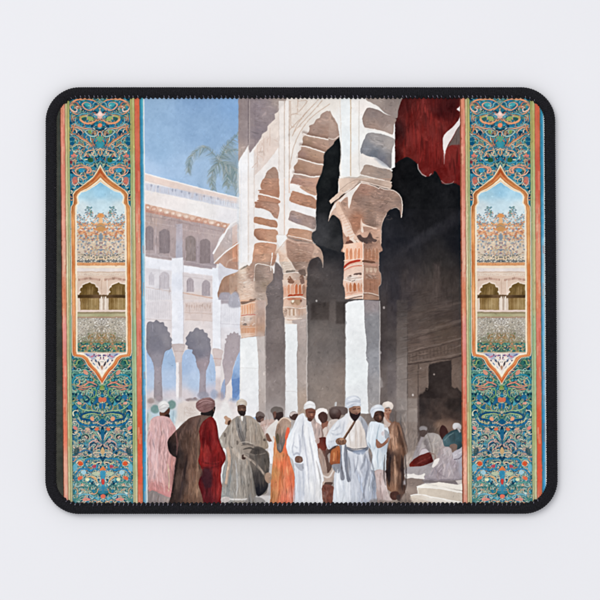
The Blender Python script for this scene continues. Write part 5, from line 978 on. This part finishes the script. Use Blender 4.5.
# ---- overlocked binding: threads wrapped round the edge
def thread_mat(name, c0, c1, rough):
    m, n, l, b = material(name, c0, rough, .18)
    g = n.new('ShaderNodeTexNoise'); g.inputs['Scale'].default_value = 1400; g.inputs['Detail'].default_value = 3
    t_ = n.new('ShaderNodeTexCoord'); l.new(t_.outputs['Object'], g.inputs['Vector'])
    r = n.new('ShaderNodeValToRGB'); r.color_ramp.elements[0].color = (*c0,1); r.color_ramp.elements[1].color = (*c1,1)
    r.color_ramp.elements[0].position = .35; r.color_ramp.elements[1].position = .7
    l.new(g.outputs['Fac'], r.inputs[0]); l.new(r.outputs[0], b.inputs['Base Color'])
    b.inputs['Sheen Weight'].default_value = .02; b.inputs['Sheen Roughness'].default_value = .4
    u = n.new('ShaderNodeBump'); u.inputs['Strength'].default_value = .35; u.inputs['Distance'].default_value = .0001
    l.new(g.outputs['Fac'], u.inputs['Height']); l.new(u.outputs[0], b.inputs['Normal'])
    return m
bm_ = thread_mat('black_thread', (.0028,.0026,.0042), (.0115,.011,.015), .75)
gm = thread_mat('pale_thread', (.04,.037,.055), (.2,.185,.235), .7)
HW, HH, ZC = 5.55, .00215, .0021
path, tg, plen = rounded(HW, RAD, .37); npth = len(path)
NP = 22; PITCH = plen/round(plen/2.2)
arc = np.arange(npth)*plen/npth
ph = np.linspace(0,2*np.pi,NP,endpoint=False)
nrm = np.stack([-tg[:,1],tg[:,0]],1)          # towards the inside of the pad
if np.dot(nrm[0], np.array([300,300])-path[0])<0: nrm = -nrm
lo = np.random.RandomState(3)
jit = np.interp(arc, np.linspace(0,plen,400), lo.randn(400)*.16, period=plen)
slant = .9
V = np.zeros((npth,NP,3),np.float32)
for k in range(NP):
    c, s = math.cos(ph[k]), math.sin(ph[k])
    off = HW*np.sign(c)*abs(c)**.8; hgt = HH*np.sign(s)*abs(s)**.75
    r = np.abs(np.sin(np.pi*(arc/PITCH + slant*c*.5 + jit*.2)))**.6
    amp = 1+ (r-.75)*.1 + jit*.03
    x = path[:,0]+nrm[:,0]*off*amp; y = path[:,1]+nrm[:,1]*off*amp
    V[:,k,0] = (x-300)*K; V[:,k,1] = (300-y)*K; V[:,k,2] = np.maximum(ZC+hgt*amp, .00002)
ii,kk = np.meshgrid(np.arange(npth),np.arange(NP),indexing='ij'); i2=(ii+1)%npth; k2=(kk+1)%NP
Q = np.stack([ii*NP+kk, ii*NP+k2, i2*NP+k2, i2*NP+kk],-1).reshape(-1,4)
bind = link('stitched_binding', mesh_from('stitched_binding', V.reshape(-1,3), Q), bm_, pad)
# loops of thread that dip into the cloth along the inner edge, and the pale glints of the locking thread
def beads(name, items, mat, parent):
    """items: (x,y,z, dirx,diry, half length px, half width px)"""
    nu, nv = 7, 6; VV=[]; QQ=[]
    for (x,y,z,dx,dy,hl,hw) in items:
        base = len(VV)
        for a_ in range(nu):
            u = -1+2*a_/(nu-1); rr = math.sqrt(max(1-abs(u)**2.2,.01))
            for v_ in range(nv):
                w = 2*math.pi*v_/nv; o_ = hw*rr*math.cos(w)
                VV.append(((x+dx*hl*u-dy*o_-300)*K,(300-(y+dy*hl*u+dx*o_))*K, z+hw*rr*math.sin(w)*K - .0005*max(u,0)**2*.6))
        for a_ in range(nu-1):
            for v_ in range(nv):
                w_ = (v_+1)%nv; QQ.append((base+a_*nv+v_, base+a_*nv+w_, base+(a_+1)*nv+w_, base+(a_+1)*nv+v_))
    return link(name, mesh_from(name, VV, QQ), mat, parent)
ip, itg, ilen = rounded(2*HW-.2, RAD, 2.2)
inn = np.stack([-itg[:,1],itg[:,0]],1)
if np.dot(inn[0], np.array([300,300])-ip[0])<0: inn = -inn
loops=[]; glints=[]
for i in range(len(ip)):
    flat = abs(itg[i,0])>.8                      # along the top and bottom edges every second stitch is a long one
    p = ip[i]; d = inn[i]*.93+itg[i]*.36*(1 if ip[i,1]<300 else -1); d = d/np.hypot(*d)
    e = lo.randn(4)
    if flat:
        if i%2==0: loops.append((p[0]-d[0]*.75,p[1]-d[1]*.75,.0034,d[0],d[1],1.8+e[0]*.12,1.6+e[1]*.1))
        elif lo.rand()<.8:
            q = p-inn[i]*1.35+itg[i]*e[2]*.25
            glints.append((q[0],q[1],.0043,d[0],d[1],1.05+abs(e[3])*.35,.5+.15*abs(e[1])))
    else:
        loops.append((p[0]-d[0]*.75,p[1]-d[1]*.75,.0033,d[0],d[1],1.3+e[0]*.12,1.0))
        if i%9==0: glints.append((p[0]-d[0]*1.2,p[1]-d[1]*1.2,.0036,d[0],d[1],.6,.3))
beads('stitch_loops', loops, bm_, bind)
beads('locking_thread', glints, gm, bind)
